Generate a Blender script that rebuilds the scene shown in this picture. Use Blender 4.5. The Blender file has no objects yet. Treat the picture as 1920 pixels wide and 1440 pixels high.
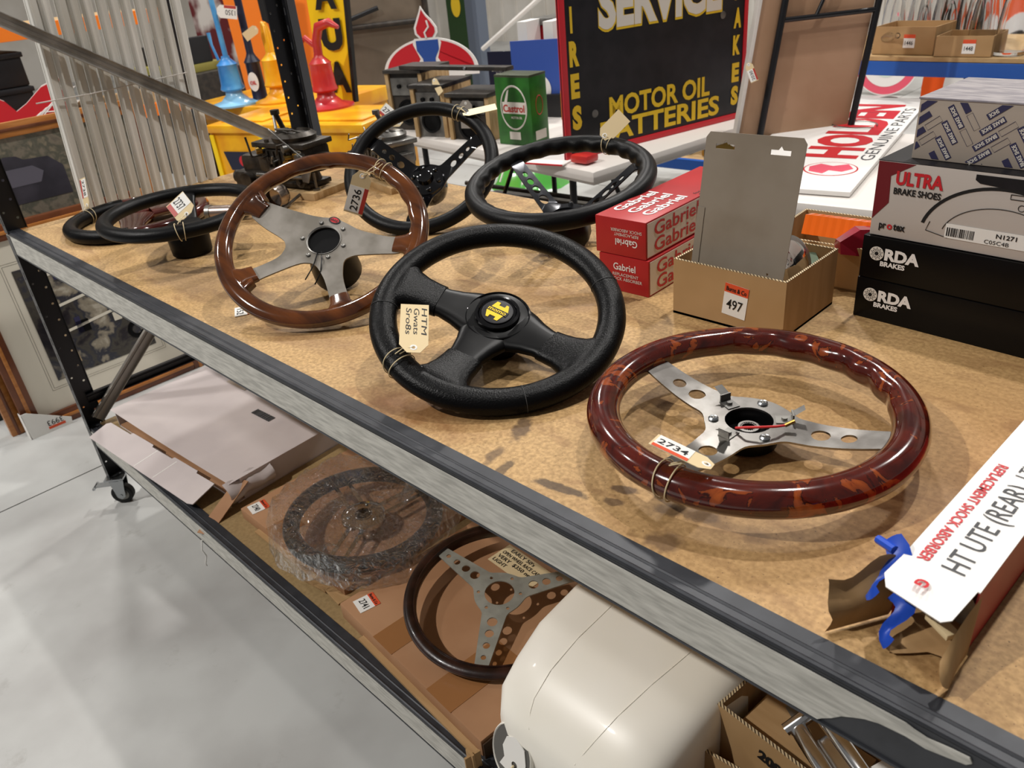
import bpy, bmesh, math, random
from mathutils import Vector, Matrix
random.seed(7)
S = bpy.context.scene
COL = S.collection
PI = math.pi
V = Vector

# ------------------------------------------------------------------ camera, world, lights
def setup():
    cam = bpy.data.cameras.new('camera'); co = bpy.data.objects.new('camera', cam); COL.objects.link(co)
    r, p, y = -0.103425, 0.505831, 2.396672
    f = V((math.cos(y)*math.cos(p), math.sin(y)*math.cos(p), -math.sin(p)))
    r0 = V((math.sin(y), -math.cos(y), 0)); u0 = r0.cross(f)
    rr = r0*math.cos(r)+u0*math.sin(r); uu = -r0*math.sin(r)+u0*math.cos(r)
    m = Matrix(((rr.x, uu.x, -f.x, 2.43545), (rr.y, uu.y, -f.y, -0.47063), (rr.z, uu.z, -f.z, 1.44922), (0, 0, 0, 1)))
    co.matrix_world = m
    cam.sensor_fit = 'HORIZONTAL'; cam.sensor_width = 36; cam.lens = 1478.24/1920*36
    cam.clip_start = .02; cam.clip_end = 200
    cam.dof.use_dof = True; cam.dof.focus_distance = 1.15; cam.dof.aperture_fstop = 11.0
    S.camera = co
    w = bpy.data.worlds.new('world'); S.world = w; w.use_nodes = True
    b = w.node_tree.nodes['Background']; b.inputs[0].default_value = (1.0, .965, .94, 1); b.inputs[1].default_value = .13
    S.view_settings.view_transform = 'Standard'; S.view_settings.look = 'None'
    S.view_settings.gamma = 1; S.view_settings.use_curve_mapping = False
    S.view_settings.exposure = -.04
    def lamp(x, y, z, P, size=.24, col=(1, .965, .92)):
        l = bpy.data.lights.new('high_bay', 'AREA'); l.shape = 'DISK'; l.size = size; l.energy = P; l.color = col
        o = bpy.data.objects.new('high_bay_light', l); o.location = (x, y, z); COL.objects.link(o)
    lamp(-.6, -3.85, 6, 390, .17)
    lamp(2.1, 2.15, 6, 135, .15)
    lamp(1.6, .15, 6, 35, .15)
    lamp(-4.2, 1.6, 6, 170, .5)
    lamp(-1.2, 4.6, 6, 200, .5)
    lamp(2.2, 6.2, 6, 200, .5)
    lamp(-6.0, 6.0, 6, 150, .5)
    lamp(-4.0, -2.6, 6, 120, .5)
setup()

# ------------------------------------------------------------------ materials
def lin(h):
    h = h.lstrip('#'); o = []
    for i in (0, 2, 4):
        c = int(h[i:i+2], 16)/255; o.append(c/12.92 if c <= .04045 else ((c+.055)/1.055)**2.4)
    return (*o, 1)
MC = {}
def mat(name, col, rough=.5, metal=0., col2=None, scale=20., lo=.4, hi=.6, stretch=None, bump=0., bscale=200., coat=0., detail=4., emit=None, trans=0., ior=1.45, spec=.5):
    if name in MC: return MC[name]
    m = bpy.data.materials.new(name); m.use_nodes = True; nt = m.node_tree; N = nt.nodes; L = nt.links
    b = N['Principled BSDF']; b.inputs['Base Color'].default_value = lin(col)
    b.inputs['Roughness'].default_value = rough; b.inputs['Metallic'].default_value = metal
    b.inputs['Coat Weight'].default_value = coat; b.inputs['Coat Roughness'].default_value = .05
    b.inputs['Specular IOR Level'].default_value = spec; b.inputs['Transmission Weight'].default_value = trans; b.inputs['IOR'].default_value = ior
    tc = None
    if col2 or bump:
        tc = N.new('ShaderNodeTexCoord'); mp = N.new('ShaderNodeMapping'); L.new(tc.outputs['Object'], mp.inputs[0])
        if stretch: mp.inputs['Scale'].default_value = stretch
    if col2:
        n = N.new('ShaderNodeTexNoise'); n.inputs['Scale'].default_value = scale; n.inputs['Detail'].default_value = detail
        L.new(mp.outputs[0], n.inputs['Vector'])
        r = N.new('ShaderNodeValToRGB'); r.color_ramp.elements[0].position = lo; r.color_ramp.elements[1].position = hi
        r.color_ramp.elements[0].color = lin(col); r.color_ramp.elements[1].color = lin(col2)
        L.new(n.outputs['Fac'], r.inputs[0]); L.new(r.outputs[0], b.inputs['Base Color'])
    if bump:
        n2 = N.new('ShaderNodeTexNoise'); n2.inputs['Scale'].default_value = bscale; n2.inputs['Detail'].default_value = 3
        L.new(mp.outputs[0], n2.inputs['Vector'])
        bp = N.new('ShaderNodeBump'); bp.inputs['Strength'].default_value = bump; bp.inputs['Distance'].default_value = .001
        L.new(n2.outputs['Fac'], bp.inputs['Height']); L.new(bp.outputs[0], b.inputs['Normal'])
    MC[name] = m; return m

def board_mat():
    m = bpy.data.materials.new('chipboard'); m.use_nodes = True; nt = m.node_tree; N = nt.nodes; L = nt.links
    b = N['Principled BSDF']; b.inputs['Roughness'].default_value = .62
    tc = N.new('ShaderNodeTexCoord'); obj = tc.outputs['Object']
    def noise(s, d=5, vec=obj, dist=0.):
        n = N.new('ShaderNodeTexNoise'); n.inputs['Scale'].default_value = s; n.inputs['Detail'].default_value = d; n.inputs['Distortion'].default_value = dist
        L.new(vec, n.inputs['Vector']); return n.outputs['Fac']
    def ramp(fac, a, c, ca=(0, 0, 0, 1), cb=(1, 1, 1, 1)):
        r = N.new('ShaderNodeValToRGB'); e = r.color_ramp.elements; e[0].position = a; e[1].position = c; e[0].color = ca; e[1].color = cb
        L.new(fac, r.inputs[0]); return r.outputs[0]
    def mix(f, a, c, mode='MIX'):
        x = N.new('ShaderNodeMix'); x.data_type = 'RGBA'; x.blend_type = mode
        if isinstance(f, float): x.inputs['Factor'].default_value = f
        else: L.new(f, x.inputs['Factor'])
        for k, v in ((6, a), (7, c)):
            if isinstance(v, tuple): x.inputs[k].default_value = v
            else: L.new(v, x.inputs[k])
        return x.outputs[2]
    def mul(a, c):
        x = N.new('ShaderNodeMath'); x.operation = 'MULTIPLY'
        L.new(a, x.inputs[0])
        if isinstance(c, float): x.inputs[1].default_value = c
        else: L.new(c, x.inputs[1])
        return x.outputs[0]
    base = ramp(noise(170, 4), .35, .65, lin('9c7c4f'), lin('c09c69'))
    base = mix(mul(ramp(noise(1.6, 4), .45, .7), .5), base, lin('a67d4c'))
    mp = N.new('ShaderNodeMapping'); mp.inputs['Scale'].default_value = (1, 3.2, 1); L.new(obj, mp.inputs[0])
    base = mix(mul(ramp(noise(7, 6, mp.outputs[0], 1.0), .52, .70), .55), base, lin('7d5833'))
    base = mix(mul(ramp(noise(330, 2), .66, .72), .75), base, lin('5f4226'))
    def blob(x, y, rad, color, strength, sx=1., sy=1., rot=0., soft=.5, ns=25.):
        nonlocal base
        mp = N.new('ShaderNodeMapping'); mp.vector_type = 'TEXTURE'
        mp.inputs['Location'].default_value = (x, y, 0); mp.inputs['Rotation'].default_value = (0, 0, rot); mp.inputs['Scale'].default_value = (rad*sx, rad*sy, 1)
        wob = N.new('ShaderNodeTexNoise'); wob.inputs['Scale'].default_value = ns; wob.inputs['Detail'].default_value = 5; L.new(obj, wob.inputs['Vector'])
        sub = N.new('ShaderNodeVectorMath'); sub.operation = 'SUBTRACT'; L.new(wob.outputs['Color'], sub.inputs[0]); sub.inputs[1].default_value = (.5, .5, .5)
        sc = N.new('ShaderNodeVectorMath'); sc.operation = 'SCALE'; sc.inputs[3].default_value = 1.3; L.new(sub.outputs[0], sc.inputs[0])
        L.new(obj, mp.inputs[0])
        add = N.new('ShaderNodeVectorMath'); L.new(mp.outputs[0], add.inputs[0]); L.new(sc.outputs[0], add.inputs[1])
        fl = N.new('ShaderNodeVectorMath'); fl.operation = 'MULTIPLY'; fl.inputs[1].default_value = (1, 1, 0); L.new(add.outputs[0], fl.inputs[0])
        ln = N.new('ShaderNodeVectorMath'); ln.operation = 'LENGTH'; L.new(fl.outputs[0], ln.inputs[0])
        f = ramp(ln.outputs['Value'], 1-soft, 1.0, (1, 1, 1, 1), (0, 0, 0, 1))
        base = mix(mul(f, strength), base, lin(color))
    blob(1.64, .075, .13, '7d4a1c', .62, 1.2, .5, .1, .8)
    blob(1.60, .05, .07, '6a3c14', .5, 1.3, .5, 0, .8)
    blob(1.30, .12, .12, '7c5a3a', .45, 1.6, .4, .1, .6)
    blob(.81, .13, .16, '6b5544', .45, 1.3, .45, .1, .5)
    blob(.95, .10, .08, '6f563e', .4, 1.3, .5, .1, .5)
    blob(.60, .20, .14, '74604c', .35, 1.3, .5, .1, .6)
    blob(1.02, .16, .07, '5d4c3c', .45, 1.3, .6, 0, .5)
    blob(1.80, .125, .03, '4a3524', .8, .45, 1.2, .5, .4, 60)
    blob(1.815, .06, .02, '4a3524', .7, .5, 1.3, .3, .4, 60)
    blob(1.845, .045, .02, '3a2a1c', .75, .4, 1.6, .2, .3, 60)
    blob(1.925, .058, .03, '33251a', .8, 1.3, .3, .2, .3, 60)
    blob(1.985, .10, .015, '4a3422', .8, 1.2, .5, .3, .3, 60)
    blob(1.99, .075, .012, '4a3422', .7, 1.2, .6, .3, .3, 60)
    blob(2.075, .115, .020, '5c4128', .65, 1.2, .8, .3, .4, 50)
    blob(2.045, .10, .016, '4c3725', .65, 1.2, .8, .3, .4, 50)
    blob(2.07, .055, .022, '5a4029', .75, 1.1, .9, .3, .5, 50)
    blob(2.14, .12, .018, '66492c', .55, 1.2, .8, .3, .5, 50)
    blob(2.30, .30, .10, '7d5f3d', .3, 1, .8, .3, .6, 20)
    blob(1.50, .45, .15, '86633f', .3, 1.4, .5, .3, .6, 20)
    L.new(base, b.inputs['Base Color'])
    bp = N.new('ShaderNodeBump'); bp.inputs['Strength'].default_value = .25; bp.inputs['Distance'].default_value = .001
    L.new(noise(300, 3), bp.inputs['Height']); L.new(bp.outputs[0], b.inputs['Normal'])
    return m
def floor_mat():
    m = mat('concrete', 'b7b8b6', .42, 0, '9f9e9c', 2.2, .42, .68, None, .12, 60, detail=8)
    nt = m.node_tree; N = nt.nodes; L = nt.links; b = N['Principled BSDF']
    prev = b.inputs['Base Color'].links[0].from_socket
    tc = N.new('ShaderNodeTexCoord'); n = N.new('ShaderNodeTexNoise'); n.inputs['Scale'].default_value = 7; n.inputs['Detail'].default_value = 9; n.inputs['Roughness'].default_value = .7
    L.new(tc.outputs['Object'], n.inputs['Vector'])
    r = N.new('ShaderNodeValToRGB'); r.color_ramp.elements[0].position = .60; r.color_ramp.elements[1].position = .78
    r.color_ramp.elements[0].color = (0, 0, 0, 1); r.color_ramp.elements[1].color = (.55, .55, .55, 1)
    L.new(n.outputs['Fac'], r.inputs[0])
    x = N.new('ShaderNodeMix'); x.data_type = 'RGBA'; L.new(r.outputs[0], x.inputs['Factor']); L.new(prev, x.inputs[6]); x.inputs[7].default_value = lin('7f7a74')
    L.new(x.outputs[2], b.inputs['Base Color'])
    return m
def burl_mat():
    m = mat('burl_walnut', '320a05', .14, 0, '9a4a1c', 30, .50, .68, None, 0, 1, .8, 8)
    nt = m.node_tree; N = nt.nodes; L = nt.links
    n = [q for q in N if q.type == 'TEX_NOISE'][0]; n.inputs['Distortion'].default_value = 1.2
    r = [q for q in N if q.type == 'VALTORGB'][0]; r.color_ramp.elements[0].position = .3; e = r.color_ramp.elements.new(.55); e.color = lin('501408')
    e2 = r.color_ramp.elements.new(.575); e2.color = lin('200604')
    e3 = r.color_ramp.elements.new(.59); e3.color = lin('7c3614'); r.color_ramp.elements[-1].position = .72
    return m
def film_mat():
    m = bpy.data.materials.new('clear_film'); m.use_nodes = True; nt = m.node_tree; N = nt.nodes; L = nt.links
    N.remove(N['Principled BSDF']); out = [q for q in N if q.type == 'OUTPUT_MATERIAL'][0]
    t = N.new('ShaderNodeBsdfTransparent'); t.inputs[0].default_value = (.93, .92, .9, 1)
    g = N.new('ShaderNodeBsdfGlossy'); g.inputs['Roughness'].default_value = .07; g.inputs[0].default_value = (1, 1, 1, 1)
    lw = N.new('ShaderNodeLayerWeight'); lw.inputs[0].default_value = .22
    mx = N.new('ShaderNodeMixShader'); ad = N.new('ShaderNodeMath'); ad.operation = 'MULTIPLY_ADD'; ad.inputs[1].default_value = .9; ad.inputs[2].default_value = .09; L.new(lw.outputs['Facing'], ad.inputs[0]); L.new(ad.outputs[0], mx.inputs[0]); L.new(t.outputs[0], mx.inputs[1]); L.new(g.outputs[0], mx.inputs[2])
    tc = N.new('ShaderNodeTexCoord'); n = N.new('ShaderNodeTexNoise'); n.inputs['Scale'].default_value = 45; n.inputs['Detail'].default_value = 5; n.inputs['Distortion'].default_value = 1.5
    L.new(tc.outputs['Object'], n.inputs['Vector'])
    bp = N.new('ShaderNodeBump'); bp.inputs['Strength'].default_value = 1; bp.inputs['Distance'].default_value = .03; L.new(n.outputs['Fac'], bp.inputs['Height'])
    L.new(bp.outputs[0], g.inputs['Normal']); L.new(bp.outputs[0], lw.inputs['Normal'])
    L.new(mx.outputs[0], out.inputs[0]); return m
def paint_mat(name, cols, scale, dist=2., stretch=None):
    m = mat(name, cols[0], .25, 0, cols[-1], scale, .3, .7, stretch)
    nt = m.node_tree; N = nt.nodes
    n = [q for q in N if q.type == 'TEX_NOISE'][0]; n.inputs['Distortion'].default_value = dist; n.inputs['Detail'].default_value = 6
    r = [q for q in N if q.type == 'VALTORGB'][0]; r.color_ramp.interpolation = 'EASE'
    k = len(cols)
    for i, c in enumerate(cols[1:-1]):
        e = r.color_ramp.elements.new(.3+.4*(i+1)/(k-1)); e.color = lin(c)
    return m
def corr_mat():
    m = bpy.data.materials.new('corrugated_edge'); m.use_nodes = True; N = m.node_tree.nodes; L = m.node_tree.links
    tc = N.new('ShaderNodeTexCoord'); w = N.new('ShaderNodeTexWave'); w.wave_type = 'BANDS'; w.bands_direction = 'DIAGONAL'
    w.inputs['Scale'].default_value = 110; w.inputs['Distortion'].default_value = .6; L.new(tc.outputs['Object'], w.inputs['Vector'])
    r = N.new('ShaderNodeValToRGB'); r.color_ramp.elements[0].color = lin('4a3824'); r.color_ramp.elements[1].color = lin('c9b48e'); r.color_ramp.elements[0].position = .3; r.color_ramp.elements[1].position = .5
    L.new(w.outputs['Fac'], r.inputs[0]); L.new(r.outputs[0], N['Principled BSDF'].inputs['Base Color']); N['Principled BSDF'].inputs['Roughness'].default_value = .8
    return m

M_board = board_mat(); M_floor = floor_mat(); M_burl = burl_mat(); M_film = film_mat(); M_corr = corr_mat()
M_wall = mat('painted_wall', 'cfcac2', .7, 0, 'c2bcb2', 1.5)
M_steel = mat('dark_grey_steel', '35373c', .42, .2, '2d2f34', 30)
M_tape = mat('woodgrain_tape', 'a09e97', .5, 0, 'c2c0b8', 130, .35, .65, (1, 1, 6), detail=5)
M_tape.node_tree.nodes['Mapping'].inputs['Scale'].default_value = (.22, 1, 1.6)
M_blk = mat('black_powder_coat', '15161a', .35, .1)
M_zinc = mat('zinc_plated', 'a9adb0', .3, 1.)
M_gsteel = mat('galvanised_strut', '86847f', .38, .85, '6b6966', 20)
M_brushed = mat('brushed_metal', '8f8c88', .3, 1., '7a7672', 30)
M_alu = mat('satin_aluminium', '8a857e', .48, .85, '6f6a62', 14, bump=.05, bscale=400)
M_chrome = mat('chrome', 'd8d8d8', .06, 1.)
M_black = mat('black_plastic', '070708', .36, spec=.2)
M_gblack = mat('gloss_black', '08080a', .08, 0, coat=.6)
M_leather = mat('black_leather', '070708', .33, 0, bump=.6, bscale=420, spec=.17)
M_leather2 = mat('worn_black_vinyl', '0c0c0d', .38, 0, bump=.35, bscale=500, spec=.18)
M_wood = mat('varnished_wood', '381a07', .12, 0, '663612', 9, .35, .7, (1, 5, 1), 0, 1, 1., 6)
M_wood2 = mat('old_wood_rim', '1d0f0b', .32, 0, '38201a', 30, .4, .7, None, .2, 200, .2)
M_redbrown = mat('red_brown_gloss', '4a150c', .1, 0, '36100a', 10, coat=1.)
M_rubber = mat('rubber', '141414', .7)
M_card = mat('cardboard', 'b08e63', .8, 0, 'a58358', 6, stretch=(1, 8, 1), detail=3)
M_card2 = mat('brown_cardboard', 'a97f5c', .75, 0, '9c7250', 5, detail=4)
M_cardtape = mat('packing_tape', '94663f', .25)
M_whitecard = mat('white_cardboard', 'cfc5c3', .55, 0, 'c3b9b8', 4)
M_greyc = mat('grey_backing_card', '8f8577', .7, 0, '857a6b', 9, detail=6)
M_paper = mat('white_paper', 'e6e4df', .6)
M_tagpap = mat('manila_tag', 'd9c49a', .7)
M_str = mat('cotton_string', 'd8c7a0', .8)
M_orange = mat('sticker_orange', 'd8502a', .5)
M_redst = mat('sticker_red', 'b0362c', .5)
M_ink = mat('ink_black', '101012', .6)
M_inkg = mat('pen_grey', '4a4a4c', .7)
M_red = mat('carton_red', 'ad1f22', .4, 0, 'a01b1f', 8)
M_redprint = mat('red_print', 'c2202a', .45)
M_maroon = mat('maroon_print', '6d1820', .45)
M_wht = mat('white_print', 'e9e6e2', .5)
M_cream = mat('cream_print', 'd8d2c8', .45)
M_ultra = mat('grey_white_carton', 'b9b1aa', .4)
M_rda = mat('black_carton', '080809', .28, 0, '0c0b0b', 6, spec=.22)
M_beige = mat('beige_carton', 'a2968a', .6)
M_indigo = mat('indigo_print', '2c2a4c', .6)
M_blue = mat('rack_blue', '1f55a8', .4)
M_cobalt = mat('blue_tape', '1a49b8', .4)
M_tank = mat('cream_moulded_plastic', 'f8f4ea', .36, 0, 'f2eddf', 3, coat=.1)
M_tablew = mat('white_table_plastic', 'dad4ce', .45)
M_yellow = mat('yellow_paint', 'f0b41a', .35, 0, 'dc9412', 5, coat=.2)
M_yel2 = mat('sign_yellow', 'f2cb18', .4)
M_letyel = mat('letter_yellow', 'e2bb22', .5)
M_org = mat('orange_board', 'ee7d20', .5)
M_bluep = mat('blue_pump_paint', '3683cc', .35, 0, '5aa6dc', 6, coat=.3)
M_lblue = mat('pale_blue_paint', '8cc4e8', .3, coat=.4)
M_redp = mat('red_pump_paint', 'c23028', .35, 0, 'b02830', 8, coat=.3)
M_navy = mat('navy_paint', '181c33', .4)
M_signblk = mat('sign_black', '141317', .45, 0, '1f1d21', 12, detail=8, spec=.35)
M_signred = mat('sign_red', 'c3212c', .4)
M_green = mat('can_green', '2b6a24', .35, 0, '23581e', 14)
M_lgreen = mat('bowl_green', '4fa344', .15, coat=.6)
M_hard = mat('hardboard', 'b18e72', .6, 0, 'a27f62', 3)
M_canvas = mat('brown_canvas', '6b6052', .8, 0, '5c5245', 3)
M_darkmix = mat('dark_machinery', '2a2724', .5, .2, '3b352f', 20)
M_cast = mat('oily_cast_metal', '4a443d', .42, .55, '2a2622', 30, .35, .65, bump=.4, bscale=150)
M_castl = mat('cast_aluminium', '8c8a86', .35, .8, '6a6762', 24, bump=.3, bscale=150)
M_brass = mat('brass', 'a98b4a', .3, 1.)
M_ply = mat('raw_wood', 'b89a70', .7, 0, 'a58558', 12, stretch=(1, 8, 1))
M_frame = mat('orange_pine_frame', 'b9783a', .35, 0, 'a8672c', 10, stretch=(1, 1, 8), coat=.3)
M_frame2 = mat('brown_frame', '6f3c1e', .35, 0, '5c2f16', 10, stretch=(8, 1, 1), coat=.3)
M_mat = mat('mount_board', 'dfd8c8', .7)
M_glass = mat('bottle_glass', 'ffffff', .04, 0, trans=1., ior=1.45)
M_lens = mat('amber_lens', 'ee6a10', .2, coat=.5)
M_lensr = mat('red_lens', '8f2130', .15, coat=.5)
M_pink = mat('sign_pink', 'e0566c', .5)
M_pic1 = paint_mat('garage_painting', ['1d1b20', '2c282c', '4a4640', '35363f', '8f8676', 'b8b0a0'], 12, .4)
M_pic2 = paint_mat('stone_painting', ['6b645a', '7d7466', '5c5b50', '8a7f6c'], 22, .3)
M_crate = mat('black_crate', '1b1b1e', .4)
M_flute = mat('aluminium_slat', 'e4e2dc', .4, .05, 'd2cfc6', 10, stretch=(1, 1, .2))

# ------------------------------------------------------------------ mesh helpers
class MB:
    def __init__(s, M=None): s.v = []; s.f = []; s.M = M or Matrix()
    def add(s, vs, fs, M=None):
        k = len(s.v); T = s.M @ M if M is not None else s.M
        s.v += [tuple(T @ V(p)) for p in vs]; s.f += [tuple(i+k for i in f) for f in fs]
        return s
    def box(s, x0, x1, y0, y1, z0, z1, M=None, c=0.):
        if c > 0:
            c = min(c, (x1-x0)*.45, (y1-y0)*.45, (z1-z0)*.45)
            bm = bmesh.new(); bmesh.ops.create_cube(bm, size=1)
            for q in bm.verts: q.co = V(((x0+x1)/2+q.co.x*(x1-x0), (y0+y1)/2+q.co.y*(y1-y0), (z0+z1)/2+q.co.z*(z1-z0)))
            bmesh.ops.bevel(bm, geom=list(bm.edges), offset=c, segments=2, affect='EDGES', profile=.6)
            bm.verts.index_update()
            s.add([tuple(q.co) for q in bm.verts], [tuple(w.index for w in f.verts) for f in bm.faces], M); bm.free(); return s
        vs = [(x, y, z) for x in (x0, x1) for y in (y0, y1) for z in (z0, z1)]
        return s.add(vs, [(0, 1, 3, 2), (4, 6, 7, 5), (0, 4, 5, 1), (2, 3, 7, 6), (0, 2, 6, 4), (1, 5, 7, 3)], M)
    def prism(s, poly, z0, z1, M=None):
        n = len(poly); vs = [(p[0], p[1], z0) for p in poly]+[(p[0], p[1], z1) for p in poly]
        fs = [tuple(range(n-1, -1, -1)), tuple(range(n, 2*n))]+[(i, (i+1) % n, n+(i+1) % n, n+i) for i in range(n)]
        return s.add(vs, fs, M)
    def lathe(s, prof, n=32, M=None, sx=1., sy=1., cap=True):
        vs = []; fs = []
        for r, z in prof:
            for k in range(n):
                a = 2*PI*k/n; vs.append((r*sx*math.cos(a), r*sy*math.sin(a), z))
        for i in range(len(prof)-1):
            for k in range(n): fs.append((i*n+k, i*n+(k+1) % n, (i+1)*n+(k+1) % n, (i+1)*n+k))
        if cap and prof[0][0] > 1e-5: fs.append(tuple(range(n-1, -1, -1)))
        if cap and prof[-1][0] > 1e-5: fs.append(tuple((len(prof)-1)*n+k for k in range(n)))
        return s.add(vs, fs, M)
    def cyl(s, a, b, r, r2=None, n=20):
        a = V(a); b = V(b); d = b-a; L = d.length; q = d.to_track_quat('Z', 'Y').to_matrix().to_4x4()
        return s.lathe([(r, 0), (r if r2 is None else r2, L)], n, Matrix.Translation(a) @ q)
    def tube(s, pts, r, n=8, closed=False):
        pts = [V(p) for p in pts]; m = len(pts); vs = []; fs = []
        up = None
        for i, p in enumerate(pts):
            a = pts[(i-1) % m] if (closed or i > 0) else p; b = pts[(i+1) % m] if (closed or i < m-1) else p
            d = (b-a).normalized()
            if up is None: up = V((0, 0, 1)) if abs(d.z) < .9 else V((1, 0, 0))
            u = (up-up.dot(d)*d).normalized(); up = u; w = d.cross(u)
            rr = r[i] if isinstance(r, (list, tuple)) else r
            for k in range(n):
                t = 2*PI*k/n; vs.append(tuple(p+u*(rr*math.cos(t))+w*(rr*math.sin(t))))
        for i in range(m if closed else m-1):
            j = (i+1) % m
            for k in range(n): fs.append((i*n+k, i*n+(k+1) % n, j*n+(k+1) % n, j*n+k))
        if not closed: fs += [tuple(range(n-1, -1, -1)), tuple((m-1)*n+k for k in range(n))]
        return s.add(vs, fs)
    def loft(s, secs, cap=True):
        n = len(secs[0]); vs = [p for q in secs for p in q]; fs = []
        for i in range(len(secs)-1):
            for k in range(n): fs.append((i*n+k, i*n+(k+1) % n, (i+1)*n+(k+1) % n, (i+1)*n+k))
        if cap: fs += [tuple(range(n-1, -1, -1)), tuple((len(secs)-1)*n+k for k in range(n))]
        return s.add(vs, fs)
    def ring(s, R, rx, rz, n=96, m=18, fx=None, M=None, z=0.):
        vs = []; fs = []
        for i in range(n):
            t = 2*PI*i/n
            for k in range(m):
                p = 2*PI*k/m; dr = rx*math.cos(p); dz = rz*math.sin(p)
                if fx:
                    a, b = fx(t, p); dr += a; dz += b
                vs.append(((R+dr)*math.cos(t), (R+dr)*math.sin(t), z+dz))
        for i in range(n):
            for k in range(m): fs.append((i*m+k, ((i+1) % n)*m+k, ((i+1) % n)*m+(k+1) % m, i*m+(k+1) % m))
        return s.add(vs, fs, M)
    def plate(s, outline, holes, z0, z1, zf=None, M=None):
        bm = bmesh.new(); loops = []; idx = 0
        for lp in [outline]+holes:
            q = [bm.verts.new((p[0], p[1], 0)) for p in lp]
            for i in range(len(q)): bm.edges.new((q[i], q[(i+1) % len(q)]))
            loops.append(list(range(idx, idx+len(q)))); idx += len(q)
        bm.verts.index_update()
        bmesh.ops.triangle_fill(bm, use_beauty=True, edges=list(bm.edges), normal=(0, 0, 1))
        bm.verts.ensure_lookup_table()
        co = [q.co.copy() for q in bm.verts]; fa = [tuple(w.index for w in f.verts) for f in bm.faces]; bm.free()
        g = zf or (lambda x, y: 0.)
        n = len(co); vs = [(c.x, c.y, z0+g(c.x, c.y)) for c in co]+[(c.x, c.y, z1+g(c.x, c.y)) for c in co]
        fs = [tuple(i+n for i in f) for f in fa]+[tuple(reversed(f)) for f in fa]
        for lp in loops:
            for i in range(len(lp)): a, b = lp[i], lp[(i+1) % len(lp)]; fs.append((a, b, b+n, a+n))
        return s.add(vs, fs, M)
    def build(s, name, m, parent=None, smooth=True, ang=38, normals=True):
        me = bpy.data.meshes.new(name); me.from_pydata(s.v, [], s.f); me.update()
        bm = bmesh.new(); bm.from_mesh(me)
        bmesh.ops.recalc_face_normals(bm, faces=list(bm.faces)); bm.to_mesh(me); bm.free()
        if smooth:
            me.polygons.foreach_set('use_smooth', [True]*len(me.polygons))
            try: me.set_sharp_from_angle(angle=math.radians(ang))
            except Exception: pass
        me.materials.append(m)
        o = bpy.data.objects.new(name, me); COL.objects.link(o)
        if parent: o.parent = parent
        return o
def thing(name, label, cat, loc=(0, 0, 0), rz=0., M=None, group=None):
    o = bpy.data.objects.new(name, None); COL.objects.link(o); o.empty_display_size = .05
    if M is not None: o.matrix_world = M
    else: o.location = loc; o.rotation_euler = (0, 0, math.radians(rz))
    o['label'] = label; o['category'] = cat
    if group: o['group'] = group
    return o
def tagp(o, label, cat, group=None):
    o['label'] = label; o['category'] = cat
    if group: o['group'] = group
    return o
def struct(o): o['kind'] = 'structure'; return o
TC = {}
def glyphs(s, bold):
    k = (s, bold)
    if k in TC: return TC[k]
    cu = bpy.data.curves.new('t', 'FONT'); cu.body = s; cu.size = 1; cu.resolution_u = 3; cu.offset = bold
    o = bpy.data.objects.new('t', cu); COL.objects.link(o)
    dg = bpy.context.evaluated_depsgraph_get(); dg.update()
    me = o.evaluated_get(dg).to_mesh()
    vs = [tuple(v.co) for v in me.vertices]; fs = [tuple(p.vertices) for p in me.polygons]
    o.evaluated_get(dg).to_mesh_clear(); bpy.data.objects.remove(o); bpy.data.curves.remove(cu)
    TC[k] = (vs, fs); return TC[k]
def text_into(mb, s, o, ux, uy, h, w=None, e=.0006, bold=.0, align='l', slant=0.):
    vs, fs = glyphs(s, bold)
    if not vs: return
    x0 = min(v[0] for v in vs); x1 = max(v[0] for v in vs); ys = .73
    o = V(o); ux = V(ux).normalized(); uy = V(uy).normalized(); n = ux.cross(uy)
    sy = h/ys; sx = (w/(x1-x0)) if w else sy
    off = 0 if align == 'l' else (-(x1-x0)*sx/2 if align == 'c' else -(x1-x0)*sx)
    mb.add([tuple(o+ux*((v[0]-x0)*sx+off+v[1]*sy*slant)+uy*(v[1]*sy)+n*e) for v in vs], fs)
def text(parent, s, o, ux, uy, h, w=None, m=None, e=.0006, bold=.0, align='l', name='lettering', slant=0.):
    mb = MB(); lines = s.split('\n'); uyv = V(uy).normalized()
    for i, l in enumerate(lines): text_into(mb, l, V(o)-uyv*(h*1.35*i), ux, uy, h, w, e, bold, align, slant)
    if not mb.v: return None
    me = bpy.data.meshes.new(name); me.from_pydata(mb.v, [], mb.f); me.update(); me.materials.append(m or M_ink)
    ob = bpy.data.objects.new(name, me); COL.objects.link(ob); ob.parent = parent; return ob
def fm(o, ux, uy):
    ux = V(ux).normalized(); uy = V(uy).normalized(); n = ux.cross(uy); o = V(o)
    return Matrix(((ux.x, uy.x, n.x, o.x), (ux.y, uy.y, n.y, o.y), (ux.z, uy.z, n.z, o.z), (0, 0, 0, 1)))
def sticker(parent, o, ux, uy, w, h, num, band=True, bm_=None, brand=True):
    F = fm(o, ux, uy)
    st = MB(F).box(-w/2, w/2, -h/2, h/2, 0, .0005).build('sticker', M_paper, parent, False)
    U = F.to_3x3() @ V((1, 0, 0)); W_ = F.to_3x3() @ V((0, 1, 0))
    text(st, num, F @ V((0, -h*.28, .0005)), U, W_, h*.32, w*.68, M_ink, bold=.01, align='c')
    if band:
        MB(F).box(-w/2, w/2, h*.22, h/2, .0004, .0008).build('sticker_band', bm_ or M_orange, st, False)
        if brand: text(st, 'Burns & Co', F @ V((0, h*.28, .0008)), U, W_, h*.14, w*.85, M_ink, bold=.02, align='c')
    return st
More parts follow.
